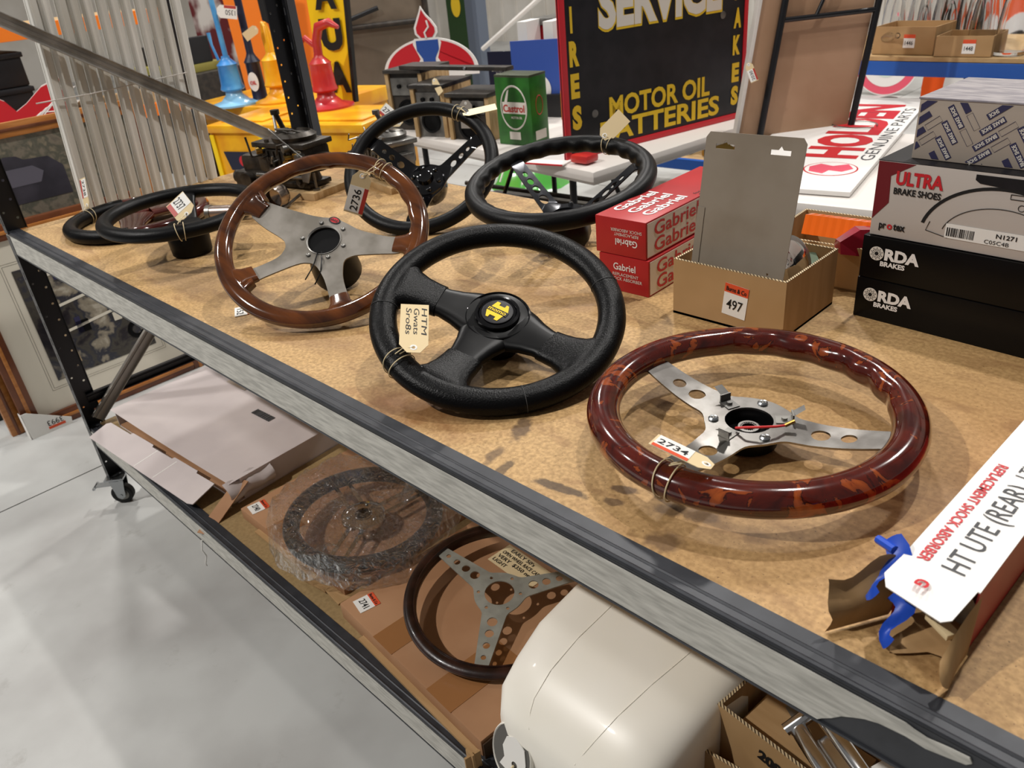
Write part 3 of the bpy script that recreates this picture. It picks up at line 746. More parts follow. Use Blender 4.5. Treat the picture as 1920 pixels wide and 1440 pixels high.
# ------------------------------------------------------------------ tags
def mk_tag(label, Sp, Ep, num, wheel=None, ang=0, R=.17, tr_=.02, wdt=.036, nrm=None, band=M_redst, hand=None, flip=False, color=None, stick=True):
    Sp = V(Sp); Ep = V(Ep); y = (Ep-Sp); L = y.length; y.normalize()
    cam = V((2.435, -.47, 1.449)); n = V(nrm) if nrm else (cam-Sp); n = (n-n.dot(y)*y).normalized(); x = y.cross(n)
    F = Matrix(((x.x, y.x, n.x, Sp.x), (x.y, y.y, n.y, Sp.y), (x.z, y.z, n.z, Sp.z), (0, 0, 0, 1)))
    t = thing('price_tag', label, 'tag', M=F)
    h = wdt/2; out = [(-h*.45, 0), (h*.45, 0), (h, L*.16), (h, L), (-h, L), (-h, L*.16)]
    MB().plate(out, [circ(0, L*.10, .0025, 10)], -.0003, .0003).build('card', color or M_tagpap, t, False)
    MB().ring(.0038, .0014, .0005, 20, 6, M=Matrix.Translation((0, L*.10, .0003))).build('eyelet', M_paper, t)
    if stick:
        st = MB().box(-h*.98, h*.98, L*.36, L*.96, .0003, .0007).build('sticker', M_paper, t, False)
        MB().box(-h*.98, -h*.55, L*.36, L*.96, .0006, .0009).build('sticker_band', band, st, False)
        text(st, num, (h*.62 if not flip else -.0*h, L*.92, .0008) if not flip else (-h*.30, L*.40, .0008), (0, -1, 0) if not flip else (0, 1, 0), (1, 0, 0) if not flip else (-1, 0, 0), wdt*.42, L*.5, M_ink, e=.0003, bold=.01) if False else \
            text(st, num, (-h*.30, L*.92, .0007), (0, -1, 0), (1, 0, 0), wdt*.40, L*.50, M_ink, e=.0003, bold=.01)
    if hand:
        for i, s in enumerate(hand): text(t, s, (-h*.6+i*.011, L*.92, .0004), (0, -1, 0), (1, 0, 0), .008, L*.55, M_ink, e=.0002, slant=.2)
    if wheel is not None:
        Fi = F.inverted() @ wheel
        mb = MB()
        for da, tilt in ((-2.2, .16), (2.2, -.12)):
            T = Fi @ Matrix.Rotation(math.radians(ang+da), 4, 'Z') @ Matrix.Translation((R, 0, 0)) @ Matrix.Rotation(tilt, 4, 'X') @ Matrix.Rotation(PI/2, 4, 'X')
            mb.ring(tr_+.0012, .0008, .0008, 28, 6, M=T)
        top = Fi @ Matrix.Rotation(math.radians(ang), 4, 'Z') @ V((R, 0, tr_+.001))
        hole = V((0, L*.10, .001))
        for s in (-1, 1):
            mid = (top+hole)/2+V((s*.004, 0, .004)); mb.tube([top+V((s*.003, 0, 0)), mid, hole], .0008, 6)
        mb.build('string', M_str, t)
    return t
mk_tag('manila tag numbered 2736 hanging from the varnished wooden wheel', (1.177, .37, 1.105), (1.157, .342, 1.03), '2736', FW, 92, .181, .017)
mk_tag('manila tag with handwriting tied to the black wheel with the yellow badge', (1.637, .09, .978), (1.575, .150, 1.012), '', FM, -103, .168, .0205, hand=['Sro8s', 'Gwats', 'HTM'], stick=False, wdt=.04)
mk_tag('white and manila tag lying on the near rim of the burl wheel', (2.092, .108, .973), (2.030, .094, .990), '2734', FB, -88, .1715, .020, nrm=(-.1, .25, 1), band=M_orange, wdt=.034)
mk_tag('manila tag numbered 737 standing on the raised wheel at the left', (.795, .175, 1.018), (.752, .175, 1.048), '2737', F7, -25, .160, .0175, nrm=(.5, -.6, .5), wdt=.048)
mk_tag('narrow tag standing upright on the two tone wheel at the far left', (.135, .178, .938), (.105, .20, 1.01), '2738', F5, -152, .165, .019, nrm=(.2, -.9, .3), wdt=.026)
mk_tag('pale blank tag on top of the plain black wheel at the rear', (.985, .800, 1.115), (1.035, .862, 1.123), '', FK, 92, .168, .0165, stick=False, nrm=(0, -.35, 1), color=mat('pale_tag', 'ece2b8', .7))
mk_tag('blank manila tag on top of the deep dish wheel in front of the sign', (1.375, .832, 1.085), (1.405, .868, 1.125), '', FD, 93, .172, .018, stick=False, nrm=(.3, -.9, .3))

# ------------------------------------------------------------------ boxes on upper shelf
def carton(name, label, loc, rz, w, d, h, m, cat='carton', group=None, bev=.0015):
    t = thing(name, label, cat, loc, rz, group=group)
    MB().box(0, w, 0, d, 0, h, c=bev).build('carton_body', m, t)
    return t
def open_box(name, label, loc, rz, w, d, h, m, t_=.004, cat='box', edges=True, mi=None):
    t = thing(name, label, cat, loc, rz)
    mb = MB().box(0, w, 0, d, 0, t_); mb.box(0, w, 0, t_, 0, h); mb.box(0, w, d-t_, d, 0, h); mb.box(0, t_, t_, d-t_, 0, h); mb.box(w-t_, w, t_, d-t_, 0, h)
    mb.build('tray', m, t, False)
    if edges:
        mb = MB()
        for b in ((0, w, 0, t_), (0, w, d-t_, d), (0, t_, t_, d-t_), (w-t_, w, t_, d-t_)): mb.box(*b, h, h+.0006)
        mb.build('cut_edge', M_corr, t, False)
    return t
bx = open_box('cardboard_tray', 'open brown cardboard box numbered 497 holding lamps and a grey backing card', (1.757, .530, H), 0, .192, .163, .093, M_card)
sticker(bx, (.112, -.0004, .046), (1, 0, -.10), (.10, 0, 1), .040, .052, '497')
# grey card
cd = thing('backing_card', 'tall blank grey hang card with two slots standing in the cardboard box', 'card', (1.771, .550, H+.012), 3)
def slot(cx, cy): return [(cx-.015, cy-.0035), (cx+.015, cy-.0035), (cx+.015, cy+.0035), (cx+.004, cy+.0035), (cx, cy+.009), (cx-.004, cy+.0035), (cx-.015, cy+.0035)]
mb = MB(fm((0, 0, 0), (1, .0, 0), (.03, .10, 1)))
hh = .272; ww = .152
co = [(0, 0), (ww, 0), (ww+.006, hh-.008), (ww, hh), (.010, hh), (.004, hh-.008)]
mb.plate(co, [slot(.036, hh-.020), slot(.122, hh-.022)], -.0006, .0006); mb.build('card_sheet', M_greyc, cd, False)
MB(fm((0, -.0008, 0), (1, 0, 0), (.03, .10, 1))).prism([(.0, .06), (.012, .06), (.014, .16), (.002, .16)], .0004, .0009).build('blister_remnant', M_greyc, cd, False)
# headlamp in the box
hl = thing('headlamp', 'round silver vehicle lamp with green bracket in the cardboard box behind the grey card', 'lamp', (1.905, .612, H+.082), 8)
F = Matrix.Rotation(math.radians(68), 4, 'Y') @ Matrix.Rotation(.3, 4, 'X')
MB(F).lathe([(.0, -.03), (.02, -.028), (.038, -.012), (.044, .0), (.047, .004), (.047, .010), (.043, .012)], 40).build('lamp_bowl', mat('dull_silver', 'a3a5a4', .25, .9), hl)
MB(F).lathe([(.043, .010), (.03, .016), (0, .019)], 40).build('lamp_glass', M_chrome, hl)
MB(F).ring(.046, .003, .004, 44, 8, z=.004).build('lamp_bezel', M_chrome, hl)
MB(Matrix.Translation((.0, .042, -.02)) @ Matrix.Rotation(.5, 4, 'X')).plate([(0, 0), (.03, 0), (.034, .02), (.02, .04), (0, .034)], [circ(.014, .02, .004, 10)], 0, .0015).build('bracket', mat('green_bracket', '6d7f66', .5), hl, False)
MB().box(-.05, -.015, -.02, .01, -.045, -.015, c=.004).build('lamp_socket', M_black, hl)
# second tray with lenses
b2 = open_box('cardboard_tray', 'open brown cardboard box holding orange and red lenses behind the 497 box', (1.80, .745, H), 3, .24, .16, .075, M_card)
sh = thing('indicator_lens', 'long ribbed orange indicator lens lying in the rear cardboard box', 'lens', (1.845, .80, H+.075), 4)
mb = MB(); L = []
for i in range(26):
    x = .17*i/25; q = .0006*(i % 2); L.append([(x, -.022-q, .0), (x, .022+q, .0), (x, .018+q, .024+q), (x, -.010-q, .030+q)])
mb.loft(L); mb.build('lens_body', M_lens, sh, False)
sh = thing('tail_lamp_lens', 'dark red tail lamp lens lying in front of the orange lens', 'lens', (1.925, .745, H+.078), 48)
MB().loft([[(0, -.015, -.01), (0, .015, -.01), (0, .008, .008), (0, -.008, .008)], [(.03, -.02, -.015), (.03, .02, -.015), (.03, .010, .026), (.03, -.010, .026)], [(.09, -.02, -.018), (.09, .02, -.018), (.09, .010, .020), (.09, -.010, .020)]]).build('lens_body', M_lensr, sh, False)
# shock absorber cartons
def gab(z, lab, up, w, dz):
    t = thing('shock_absorber_carton', lab, 'carton', (1.580+dz, .553, z), 2, group=None)
    w_, d_, h_ = w, .345, .0655
    mb = MB(); mb.box(0, w_, 0, d_, 0, h_, c=.0015); mb.build('carton_body', M_red, t)
    MB().box(w_-.0004, w_+.0006, .004, d_-.003, .003, h_-.003).build('side_panel', M_cream, t, False)
    for j, b in enumerate((.036, .008)):
        for i in range(2): text(t, 'Gabriel', (w_+.0006, .024+.155*i, b), (0, 1, 0), (0, 0, 1), .0245, .140, M_redprint, bold=.015)
    if up:
        text(t, 'Gabriel', (w_*.62, -.0002, .030), (-1, 0, 0), (0, 0, -1), .012, .045, M_wht, bold=.01, align='c')
        text(t, 'REPLACEMENT\nSHOCK ABSORBER', (w_*.62, -.0002, .0405), (-1, 0, 0), (0, 0, -1), .0055, None, M_cream, align='c')
        for i in range(1):
            for j in range(3): text(t, 'Gabriel', (.028+.030*j, .035+.17*i, h_+.0002), (0, 1, 0), (-1, 0, 0), .021, .12, M_wht, bold=.02)
            
        text(t, 'for heavy duty use fit in pairs\ncheck mounting rubbers and pins\ndo not compress rod with tools\nkeep upright when bleeding unit\nreplace units front and rear', (w_-.012, .175, h_+.0002), (0, 1, 0), (-1, 0, 0), .0075, .20, M_ink)
    else:
        text(t, 'Gabriel', (w_*.52, -.0002, .040), (1, 0, 0), (0, 0, 1), .013, .046, M_wht, bold=.01, align='c')
        text(t, 'REPLACEMENT\nSHOCK ABSORBER', (w_*.54, -.0002, .029), (1, 0, 0), (0, 0, 1), .006, None, M_cream, align='c')
    return t
gab(H, 'lower of two stacked red and white shock absorber cartons', False, .103, .006)
gab(H+.0665, 'upper of two stacked red and white shock absorber cartons', True, .104, 0)
# brake cartons
def disc_logo(parent, o, ux, uy, r):
    F = fm(o, ux, uy)
    d = MB(F).lathe([(r, 0), (r, .0004), (0, .0004)], 36).build('brake_disc_logo', M_cream, parent, False)
    MB(F).ring(r*.62, r*.03, .0003, 36, 6, z=.0005).build('disc_line', M_ink, d, False)
    mb = MB(F)
    for k in range(10):
        for q in (.45, .8): x, y = P2(r*q, 36*k+(18 if q > .6 else 0)); mb.lathe([(r*.07, .0004), (r*.07, .0007), (0, .0007)], 8, Matrix.Translation((x, y, 0)))
    mb.lathe([(r*.28, .0004), (r*.28, .0007), (0, .0007)], 20); mb.build('disc_holes', M_ink, d, False)
for k, (z, lab) in enumerate(((H, 'bottom black brake carton of the pair at the right end of the upper shelf'), (H+.0655, 'second black brake carton stacked directly under the red titled carton'))):
    c = carton('brake_carton', lab, (1.992+.001*k, .672, z), -3.5, .46, .20, .0645, M_rda)
    disc_logo(c, (.023, -.0006, .040), (1, 0, 0), (0, 0, 1), .0105)
    text(c, 'RDA', (.035, -.0003, .033), (1, 0, 0), (0, 0, 1), .0165, .050, M_wht, bold=.05)
    text(c, 'BRAKES', (.030, -.0003, .0225), (1, 0, 0), (0, 0, 1), .0072, .036, M_wht, bold=.04)
    if k: text(c, 'RDA', (.285, .035, .0648), (-1, 0, 0), (0, -1, 0), .03, .07, M_wht, bold=.03)
c = carton('brake_shoe_carton', 'grey white brake shoe carton with red title and shoe drawing on the black cartons', (1.999, .676, H+.1312), -3.5, .46, .20, .108, M_ultra)
def fpoly(parent, pts, m, nm, e=.0006): return MB(fm((0, 0, 0), (1, 0, 0), (0, 0, 1))).prism(pts, 0, e).build(nm, m, parent, False)
fpoly(c, [(.001, .107), (.052, .107), (.020, .088), (.022, .050), (.001, .024)], M_maroon, 'corner_panel')
MB().box(.0, .46, .0, .2, .1078, .1086).build('lid_face', M_signblk, c, False)
text(c, 'ULTRA', (.028, -.0006, .078), (1, 0, 0), (0, 0, 1), .0185, .064, M_redprint, bold=.04)
text(c, 'BRAKE SHOES', (.027, -.0006, .064), (1, 0, 0), (0, 0, 1), .0090, .064, M_ink, bold=.03)
text(c, 'pr', (.013, -.0006, .012), (1, 0, 0), (0, 0, 1), .0110, .010, M_ink, bold=.03)
text(c, 'tex', (.0335, -.0006, .012), (1, 0, 0), (0, 0, 1), .0110, .017, M_ink, bold=.03)
text(c, 'o', (.0245, -.0006, .012), (1, 0, 0), (0, 0, 1), .0110, .0075, M_redprint, bold=.03)
arc = []; 
for k in range(31): a = math.radians(168-k*5.2); arc.append((.168+.100*math.cos(a), .014+.077*math.sin(a)))
arc2 = [(.168+(x-.168)*.955, .014+(y-.014)*.945) for x, y in arc]
fpoly(c, arc+arc2[::-1], M_ink, 'shoe_lining')
mb = MB(); mb.tube([(x*.72+.175*.28, -.0006, y*.62+.018*.38+.0) for x, y in arc], .0005, 5); mb.tube([(.082, -.0006, .033), (.078, -.0006, .020), (.108, -.0006, .014), (.109, -.0006, .030)], .0005, 5); mb.ring(.004, .0004, .0004, 20, 5, M=fm((.19, -.0006, .068), (1, 0, 0), (0, 0, 1)))
mb.tube([(.175, -.0006, .084), (.198, -.0006, .084), (.198, -.0006, .078), (.175, -.0006, .078), (.175, -.0006, .084)], .0005, 5)
mb.build('shoe_outline', M_ink, c, False)
fpoly(c, [(.130, .104), (.30, .104), (.30, .088), (.225, .086), (.136, .093), (.130, .097)], M_signblk, 'hand_hole', .0008)
lb = MB().box(.104, .215, -.0010, -.0004, .014, .034).build('label', M_paper, c, False)
mb = MB(); random.seed(5); x = .106
while x < .142: w_ = random.choice((.0006, .001, .0016)); mb.box(x, x+w_, -.0013, -.0009, .017, .029); x += w_+random.choice((.0006, .0012))
mb.build('barcode', M_ink, lb, False)
text(lb, 'N1271', (.168, -.0011, .025), (1, 0, 0), (0, 0, 1), .006, .025, M_ink, bold=.02); text(lb, 'C05C4B', (.155, -.0011, .016), (1, 0, 0), (0, 0, 1), .0055, .030, M_ink)
c = carton('patterned_carton', 'beige carton printed with diagonal brake shoe wording on top of the stack', (2.034, .698, H+.2402), -3.5, .40, .155, .080, M_beige)
MB().box(-.001, .401, -.001, .156, .079, .0815, c=.0005).build('lid', mat('silver_lid', 'b4aeb0', .35, .3, '8d8890', 30, stretch=(1, 6, 1)), c, False)
bars = MB(); outl = MB(); lets = MB()
F = fm((0, -.0003, 0), (1, 0, 0), (0, 0, 1))
def inside(p): return .003 < p[0] < .29 and .0025 < p[1] < .0775
def clip(poly):
    for ax, lim, sg_ in ((0, .003, 1), (0, .30, -1), (1, .002, 1), (1, .0775, -1)):
        out = []
        for k in range(len(poly)):
            a, b = poly[k-1], poly[k]; fa = (a[ax]-lim)*sg_; fb = (b[ax]-lim)*sg_
            if (fa >= 0) != (fb >= 0):
                t = fa/(fa-fb); out.append((a[0]+(b[0]-a[0])*t, a[1]+(b[1]-a[1])*t))
            if fb >= 0: out.append(b)
        poly = out
        if not poly: return poly
    return poly
for ci in range(7):
    a = 38 if ci % 2 == 0 else -56
    for j in range(-2, 6):
        cx = .004+ci*.046+(.078-j*.022)*.0+.005*(j-2); cy = .010+j*.0205+(.008 if ci % 2 else 0)
        ca, sa = math.cos(math.radians(a)), math.sin(math.radians(a)); L_, W_ = .0165, .0040
        q = clip([(cx+ca*u*L_-sa*v*W_, cy+sa*u*L_+ca*v*W_) for u, v in ((-1, -1), (1, -1), (1, 1), (-1, 1))])
        ex = .030; bx_ = [(cx+ca*(ex+u*.011)-sa*v*W_, cy+sa*(ex+u*.011)+ca*v*W_) for u, v in ((-1, -1), (1, -1), (1, 1), (-1, 1))]
        if all(inside(p) for p in bx_):
            outl.tube([tuple(F @ V((p[0], p[1], .0001))) for p in bx_], .00025, 4, True)
        if len(q) > 2: bars.M = F; bars.prism(q, 0, .0004)
        for word, off in (('BRAKE', -1), ('SHOE', 1)):
            wl = .0145 if off < 0 else .0125; mx = off*.0078
            if a > 0: ux_, uy_ = (-ca, -sa), (sa, -ca)
            else: ux_, uy_ = (-ca, -sa), (sa, -ca)
            sc_ = (cx+ux_[0]*(mx-wl/2)-uy_[0]*.0025, cy+ux_[1]*(mx-wl/2)-uy_[1]*.0025); ec = (sc_[0]+ux_[0]*wl, sc_[1]+ux_[1]*wl)
            if inside(sc_) and inside(ec): text_into(lets, word, F @ V((sc_[0], sc_[1], .0004)), (ux_[0], 0, ux_[1]), (uy_[0], 0, uy_[1]), .0050, wl, e=.0002, bold=.03)
if outl.v: outl.build('printed_outlines', M_indigo, c, False)
bars.build('printed_bars', M_indigo, c, False)
me = bpy.data.meshes.new('lettering'); me.from_pydata(lets.v, [], lets.f); me.materials.append(M_cream); oo = bpy.data.objects.new('lettering', me); COL.objects.link(oo); oo.parent = c
# long shock absorber carton at the right front
c = thing('shock_absorber_carton', 'long white topped shock absorber carton with torn open end at the front right', 'carton', (2.283, .095, H), -3)
wd, dp, hg = .062, .42, .068
mb = MB(); mb.box(0, .0015, 0, dp, 0, hg); mb.box(wd-.0015, wd, 0, dp, 0, hg); mb.box(0, wd, 0, dp, 0, .0015); mb.box(0, wd, dp-.0015, dp, 0, hg); mb.build('carton_body', M_red, c, False)
MB().box(-.0008, wd, 0, dp, hg, hg+.0012).build('top_panel', M_wht, c, False)
MB(Matrix.Translation((0, 0, hg+.0006)) @ Matrix.Rotation(math.radians(12), 4, 'X')).prism([(.003, -.034), (.050, -.042), (.056, -.036), (.060, 0), (-.001, 0), (-.004, -.022)], -.0006, .0006).build('end_flap', M_wht, c, False)
for s, pts in ((0, [(0, 0), (-.030, .003), (-.048, -.01), (-.050, -.05), (-.03, -.066), (0, -.066)]), (1, [(0, 0), (-.035, -.01), (-.045, -.03), (-.055, -.064), (0, -.066)])):
    pass
mb = MB(); sheet(mb, 0, 0, 8, 8, lambda u, v: (-.002-.030*v+.004*math.sin(u*5), -.055*v+.004*math.sin(u*9), .002+(.066-.012*v+.006*math.sin(v*7))*u))
mb.build('torn_liner', M_card, c)
mb = MB(); sheet(mb, 0, 0, 8, 8, lambda u, v: (wd+.002+.006*v*math.sin(u*4), -.060*v+.006*math.sin(u*7)*v, .002+(.064-.03*v*v)*u))
mb.build('torn_liner', M_card, c)
mb = MB(); sheet(mb, 0, 0, 6, 6, lambda u, v: (.002+(wd-.004)*u, .05-.08*v-.012*math.sin(u*6)*v, .004+.010*v*(1-v)*4*abs(math.sin(u*3))))
mb.build('torn_liner', M_card, c)
MB(Matrix.Translation((.036, .02, .028)) @ Matrix.Rotation(.03, 4, 'Z')).cyl((0, 0, 0), (0, .3, 0), .022, n=28).build('wrapped_damper', mat('hazy_wrap', '9a9588', .25, .2), c)
MB(Matrix.Translation((.030, -.012, .028)) @ Matrix.Rotation(-.5, 4, 'Z')).box(0, .026, 0, .012, 0, .006, c=.001).build('paper_slip', M_tagpap, c)
def tape(loc, rz, s, nm='painters_tape'):
    mb = MB(Matrix.Translation(loc) @ Matrix.Rotation(rz, 4, 'Z'))
    sheet(mb, 0, 0, 8, 4, lambda u, v: (.006*math.sin(u*6)+(.014*v)*(1+.4*math.sin(u*5))*s, -.040*u*s, .006*math.sin(u*4+v*2)+.010*v-.028*u*s))
    mb.build(nm, M_cobalt, c)
tape((-.022, .010, .066), .3, 1.); tape((.0, -.016, .034), .5, .8)
MB().tube([(-.026, .012, .067), (-.008, .004, .070)], .004, 8).build('painters_tape', M_cobalt, c)
text(c, 'REPLACEMENT SHOCK ABSORBER', (.009, .185, hg+.0013), (0, -1, 0), (1, 0, 0), .0095, .178, M_redprint, bold=.02)
text(c, 'HT UTE (REAR)', (.046, .010, hg+.0013), (0, 1, 0), (-1, 0, 0), .020, .150, M_inkg)
text(c, 'I THINK', (.040, .175, hg+.0013), (0, 1, 0), (-1, 0, 0), .014, .055, M_inkg)
text(c, 'G', (.020, -.012, hg-.001), (0, -1, .2), (1, 0, 0), .010, .012, M_redprint, bold=.04)
sticker(c, (.045, .275, hg+.0013), (.3, 1, 0), (-1, .3, 0), .03, .036, '2742')

# ------------------------------------------------------------------ carburettors and bits at rear of shelf
def carburettor(label, loc, rz, s, m, seed, side):
    random.seed(seed); t = thing('carburettor', label, 'carburettor', loc, rz); 
    def B(nm, x0, x1, y0, y1, z0, z1, mm=m, c_=.004): return MB().box(x0*s, x1*s, y0*s, y1*s, z0*s, z1*s, c=c_*s).build(nm, mm, t)
    B('mounting_block', -.085, .085, -.055, .06, 0, .016, M_ply, .001)
    B('base_flange', -.055, .055, -.035, .035, .018, .030)
    MB().cyl((-.035*s, 0, .016*s), (-.035*s, 0, .020*s), .008*s).cyl((.035*s, 0, .016*s), (.035*s, 0, .020*s), .008*s).build('spacer', m, t)
    mb = MB(); 
    for x in (-.026, .026): mb.lathe([(.026*s, .028*s), (.022*s, .045*s), (.024*s, .065*s)], 24, Matrix.Translation((x*s, 0, 0)))
    mb.build('throttle_barrel', m, t)
    bd = B('body', -.060, .060, -.042, .042, .058, .105, m, .008)
    B('float_bowl', -.098, -.055, -.036, .036, .048, .098, m, .010)
    B('accelerator_pump', .055, .088, -.024, .024, .055, .090, m, .008)
    B('top_cover', -.095, .070, -.045, .045, .106, .118, m, .003)
    mb = MB(); mb.lathe([(.045*s, .118*s), (.047*s, .128*s), (.036*s, .136*s), (.034*s, .130*s)], 32, sx=1.15); mb.build('air_horn', m, t)
    for i in range(7):
        x = random.uniform(-.085, .06)*s; y = random.choice((-1, 1))*.038*s
        MB().cyl((x, y, .118*s), (x, y, .124*s), .0045*s, n=6).build('screw', M_zinc if side else m, t, False)
    for i in range(8):
        z = random.uniform(.03, .11)*s; x = random.uniform(-.09, .08)*s; y0 = -.036*s
        MB().cyl((x, y0, z), (x+random.uniform(-.01, .01)*s, y0-random.uniform(.008, .022)*s, z), random.uniform(.004, .009)*s, n=12).build('plug', random.choice((m, M_brass, M_gsteel)), t)
    MB().tube([(-.08*s, -.06*s, .05*s), (.085*s, -.06*s, .052*s)], .004*s, 8).build('throttle_shaft', M_gsteel, t)
    MB(Matrix.Translation((.075*s, -.062*s, .052*s)) @ Matrix.Rotation(PI/2, 4, 'X')).plate([(-.006*s, -.008*s), (.010*s, -.010*s), (.035*s, .035*s), (.028*s, .042*s), (-.008*s, .012*s)], [circ(.026*s, .033*s, .003*s, 8)], 0, .002*s).build('lever', M_gsteel, t)
    MB().tube([(.10*s, -.066*s, .088*s), (.04*s, -.07*s, .13*s), (-.02*s, -.05*s, .15*s)], .0016*s, 6).build('link_rod', M_gsteel, t)
    MB().tube([(-.05*s, .02*s, .13*s), (-.045*s, .0, .175*s)], .006*s, 10).cyl((-.045*s, 0, .170*s), (-.045*s, 0, .180*s), .010*s, n=8).build('vent_pipe', m, t)
    MB().tube([(-.09*s, .03*s, .11*s), (-.11*s, .05*s, .16*s)], .0035*s, 8).build('choke_rod', M_gsteel, t)
    for k in range(6): B('rib', -.052+.018*k, -.046+.018*k, -.046, -.040, .062, .100, m, .001)
    for k in range(5):
        x0 = random.uniform(-.09, .04); y0 = random.uniform(-.05, .02); z0 = random.uniform(.085, .12); w1 = random.uniform(.02, .045); h1 = random.uniform(.012, .03)
        B('casting_lug', x0, x0+w1, y0, y0+random.uniform(.015, .03), z0, z0+h1, random.choice((m, M_gsteel, m)), .003)
    for k in range(6):
        a_ = (random.uniform(-.09, .07)*s, -.045*s, random.uniform(.04, .12)*s); b_ = (a_[0]+random.uniform(-.04, .04)*s, -.062*s-random.random()*.012*s, a_[2]+random.uniform(-.03, .05)*s)
        MB().tube([a_, ((a_[0]+b_[0])/2, b_[1], a_[2]), b_], random.uniform(.0015, .003)*s, 6).build('linkage', random.choice((M_gsteel, m, M_zinc)), t)
    for k in range(5):
        x = random.uniform(-.09, .08)*s; z = random.uniform(.03, .10)*s; r_ = random.uniform(.007, .014)*s
        MB().cyl((x, -.040*s, z), (x, -.050*s, z), r_, n=16).cyl((x, -.050*s, z), (x, -.055*s, z), r_*.45, n=6).build('cap', random.choice((m, M_gsteel)), t, False)
    mb = MB(); mb.tube([(.06*s+.006*s*math.cos(a*.9), -.052*s+.006*s*math.sin(a*.9), (.06+.0012*a)*s) for a in range(40)], .0010*s, 5); mb.build('spring', M_zinc, t)
    MB().tube([(-.02*s, .0, .13*s), (-.02*s, -.03*s, .145*s), (.03*s, -.03*s, .145*s), (.03*s, .0, .13*s)], .0025*s, 6).build('top_rod', M_gsteel, t)
    for x in (.07, -.07): MB().cyl((x*s, -.03*s, .016*s), (x*s, -.03*s, .055*s), .003*s, n=8).cyl((x*s, -.03*s, .016*s), (x*s, -.03*s, .02*s), .008*s, n=6).build('stud', M_gsteel, t)
    return t
carburettor('large dark oily carburettor on a wooden block behind the wooden wheel', (.45, .655, H), 12, 1.22, M_cast, 3, 0)
carburettor('pale alloy carburettor on a wooden block beside the plain black wheel', (.64, .825, H), -10, 1.08, M_castl, 8, 1)
mk_tag('manila tag numbered 2706 standing on the pale carburettor', (.635, .88, 1.05), (.58, .865, 1.095), '2706', nrm=(.7, -.6, .3), wdt=.034)
t = thing('transmission_part', 'black oily casting lying on its side at the left of the large carburettor', 'engine part', (.27, .62, H), 20)
MB().box(-.06, .09, -.04, .05, 0, .055, c=.012).build('casting', M_cast, t); MB().box(-.03, .07, -.03, .04, .05, .10, c=.014).build('cover', M_cast, t)
MB().cyl((-.06, 0, .03), (-.085, 0, .03), .018).build('boss', M_cast, t); MB().cyl((.0, -.04, .035), (.0, -.060, .035), .02).build('boss', M_cast, t)
for i in range(5): MB().cyl((-.04+.028*i, -.042, .012), (-.04+.028*i, -.048, .012), .006, n=6).build('bolt', M_gsteel, t, False)
t = thing('metal_cup', 'small bright metal cup lying on its side behind the wooden wheel', 'cup', (.535, .52, H+.034), -60)
F = Matrix.Rotation(PI/2, 4, 'Y')
MB(F).lathe([(.0, -.03), (.018, -.03), (.030, -.015), (.033, .005), (.030, .028), (.028, .028), (.031, .005), (.028, -.013), (.0, -.027)], 36).build('cup_body', mat('copper_tinged_metal', 'a79a90', .2, .95), t)
MB().tube([(-.08, .02, -.02), (-.02, .02, -.026), (.06, .03, -.028)], .004, 8).build('stem', M_gsteel, t)
t = thing('hub_adapter', 'small chrome ended shaft lying behind the raised black wheel', 'shaft', (.50, .40, H+.02), 35)
MB().cyl((-.05, 0, 0), (.04, 0, 0), .018).cyl((.04, 0, 0), (.075, 0, 0), .011).build('shaft_body', mat('pinkish_steel', 'a08f86', .3, .8), t); MB().cyl((-.062, 0, 0), (-.05, 0, 0), .020).build('end_nut', M_gsteel, t)

# ------------------------------------------------------------------ aluminium slats on the left end
sl = thing('slatted_panel', 'tall bundle of pale aluminium slats tied with wire standing at the left end', 'panel', (.012, .200, H+.001), 0)
n = 12; W_ = .415
for i in range(n):
    y0 = i*W_/n; F = Matrix.Translation((0, y0, 0)) @ Matrix.Rotation(math.radians(-4+.8*i/n+(.3*math.sin(i*2.1))), 4, 'X')
    w_ = W_/n*.93
    w_ = W_/n*(.90-.07*abs(math.sin(i*1.7)))
    prof = [(0, 0), (.001, w_*.06), (.010, w_*.16), (.011, w_*.30), (.001, w_*.42), (0, w_*.90), (-.003, w_), (-.006, w_), (-.006, 0)]
    MB(F).prism(prof, 0, 1.0).build('slat', M_flute, sl, False)
MB().tube([(.009, -.022, .30), (.010, .12, .30), (.010, .25, .305), (.009, .40, .31)], .0016, 6).build('tie_wire', mat('white_wire', 'cfcac4', .4), sl)

# ------------------------------------------------------------------ lower shelf contents
c = thing('white_carton', 'large flat white cardboard carton with open end flap on the lower shelf', 'carton', (.085, .058, HL), 3.5)
w_, d_, h_ = .665, .50, .066
mb = MB(); sheet(mb, 0, 0, 10, 10, lambda u, v: (w_*u, d_*v, h_-.004*math.sin(PI*u)*(1-v)-.002)); mb.box(0, w_, d_-.003, d_, 0, h_-.001); mb.box(w_-.003, w_, .03, d_, 0, h_-.002); mb.box(0, .003, .01, d_, 0, h_-.002); mb.box(0, w_, 0.01, d_, 0, .003)
mb.build('carton_body', M_whitecard, c, False)
pts = [(.0, 0), (.12, 0), (.125, .007), (.24, .007), (.245, 0), (.35, 0), (.355, .007), (.47, .007), (.475, 0), (.56, 0), (.565, -.072), (.545, -.078), (-.01, -.070), (-.012, -.01)]
fl_ = MB(Matrix.Translation((.035, -.020, .040)) @ Matrix.Rotation(math.radians(1.5), 4, 'Z') @ Matrix.Rotation(math.radians(14), 4, 'X')).prism(pts, -.0012, .0012).build('end_flap', M_whitecard, c, False)
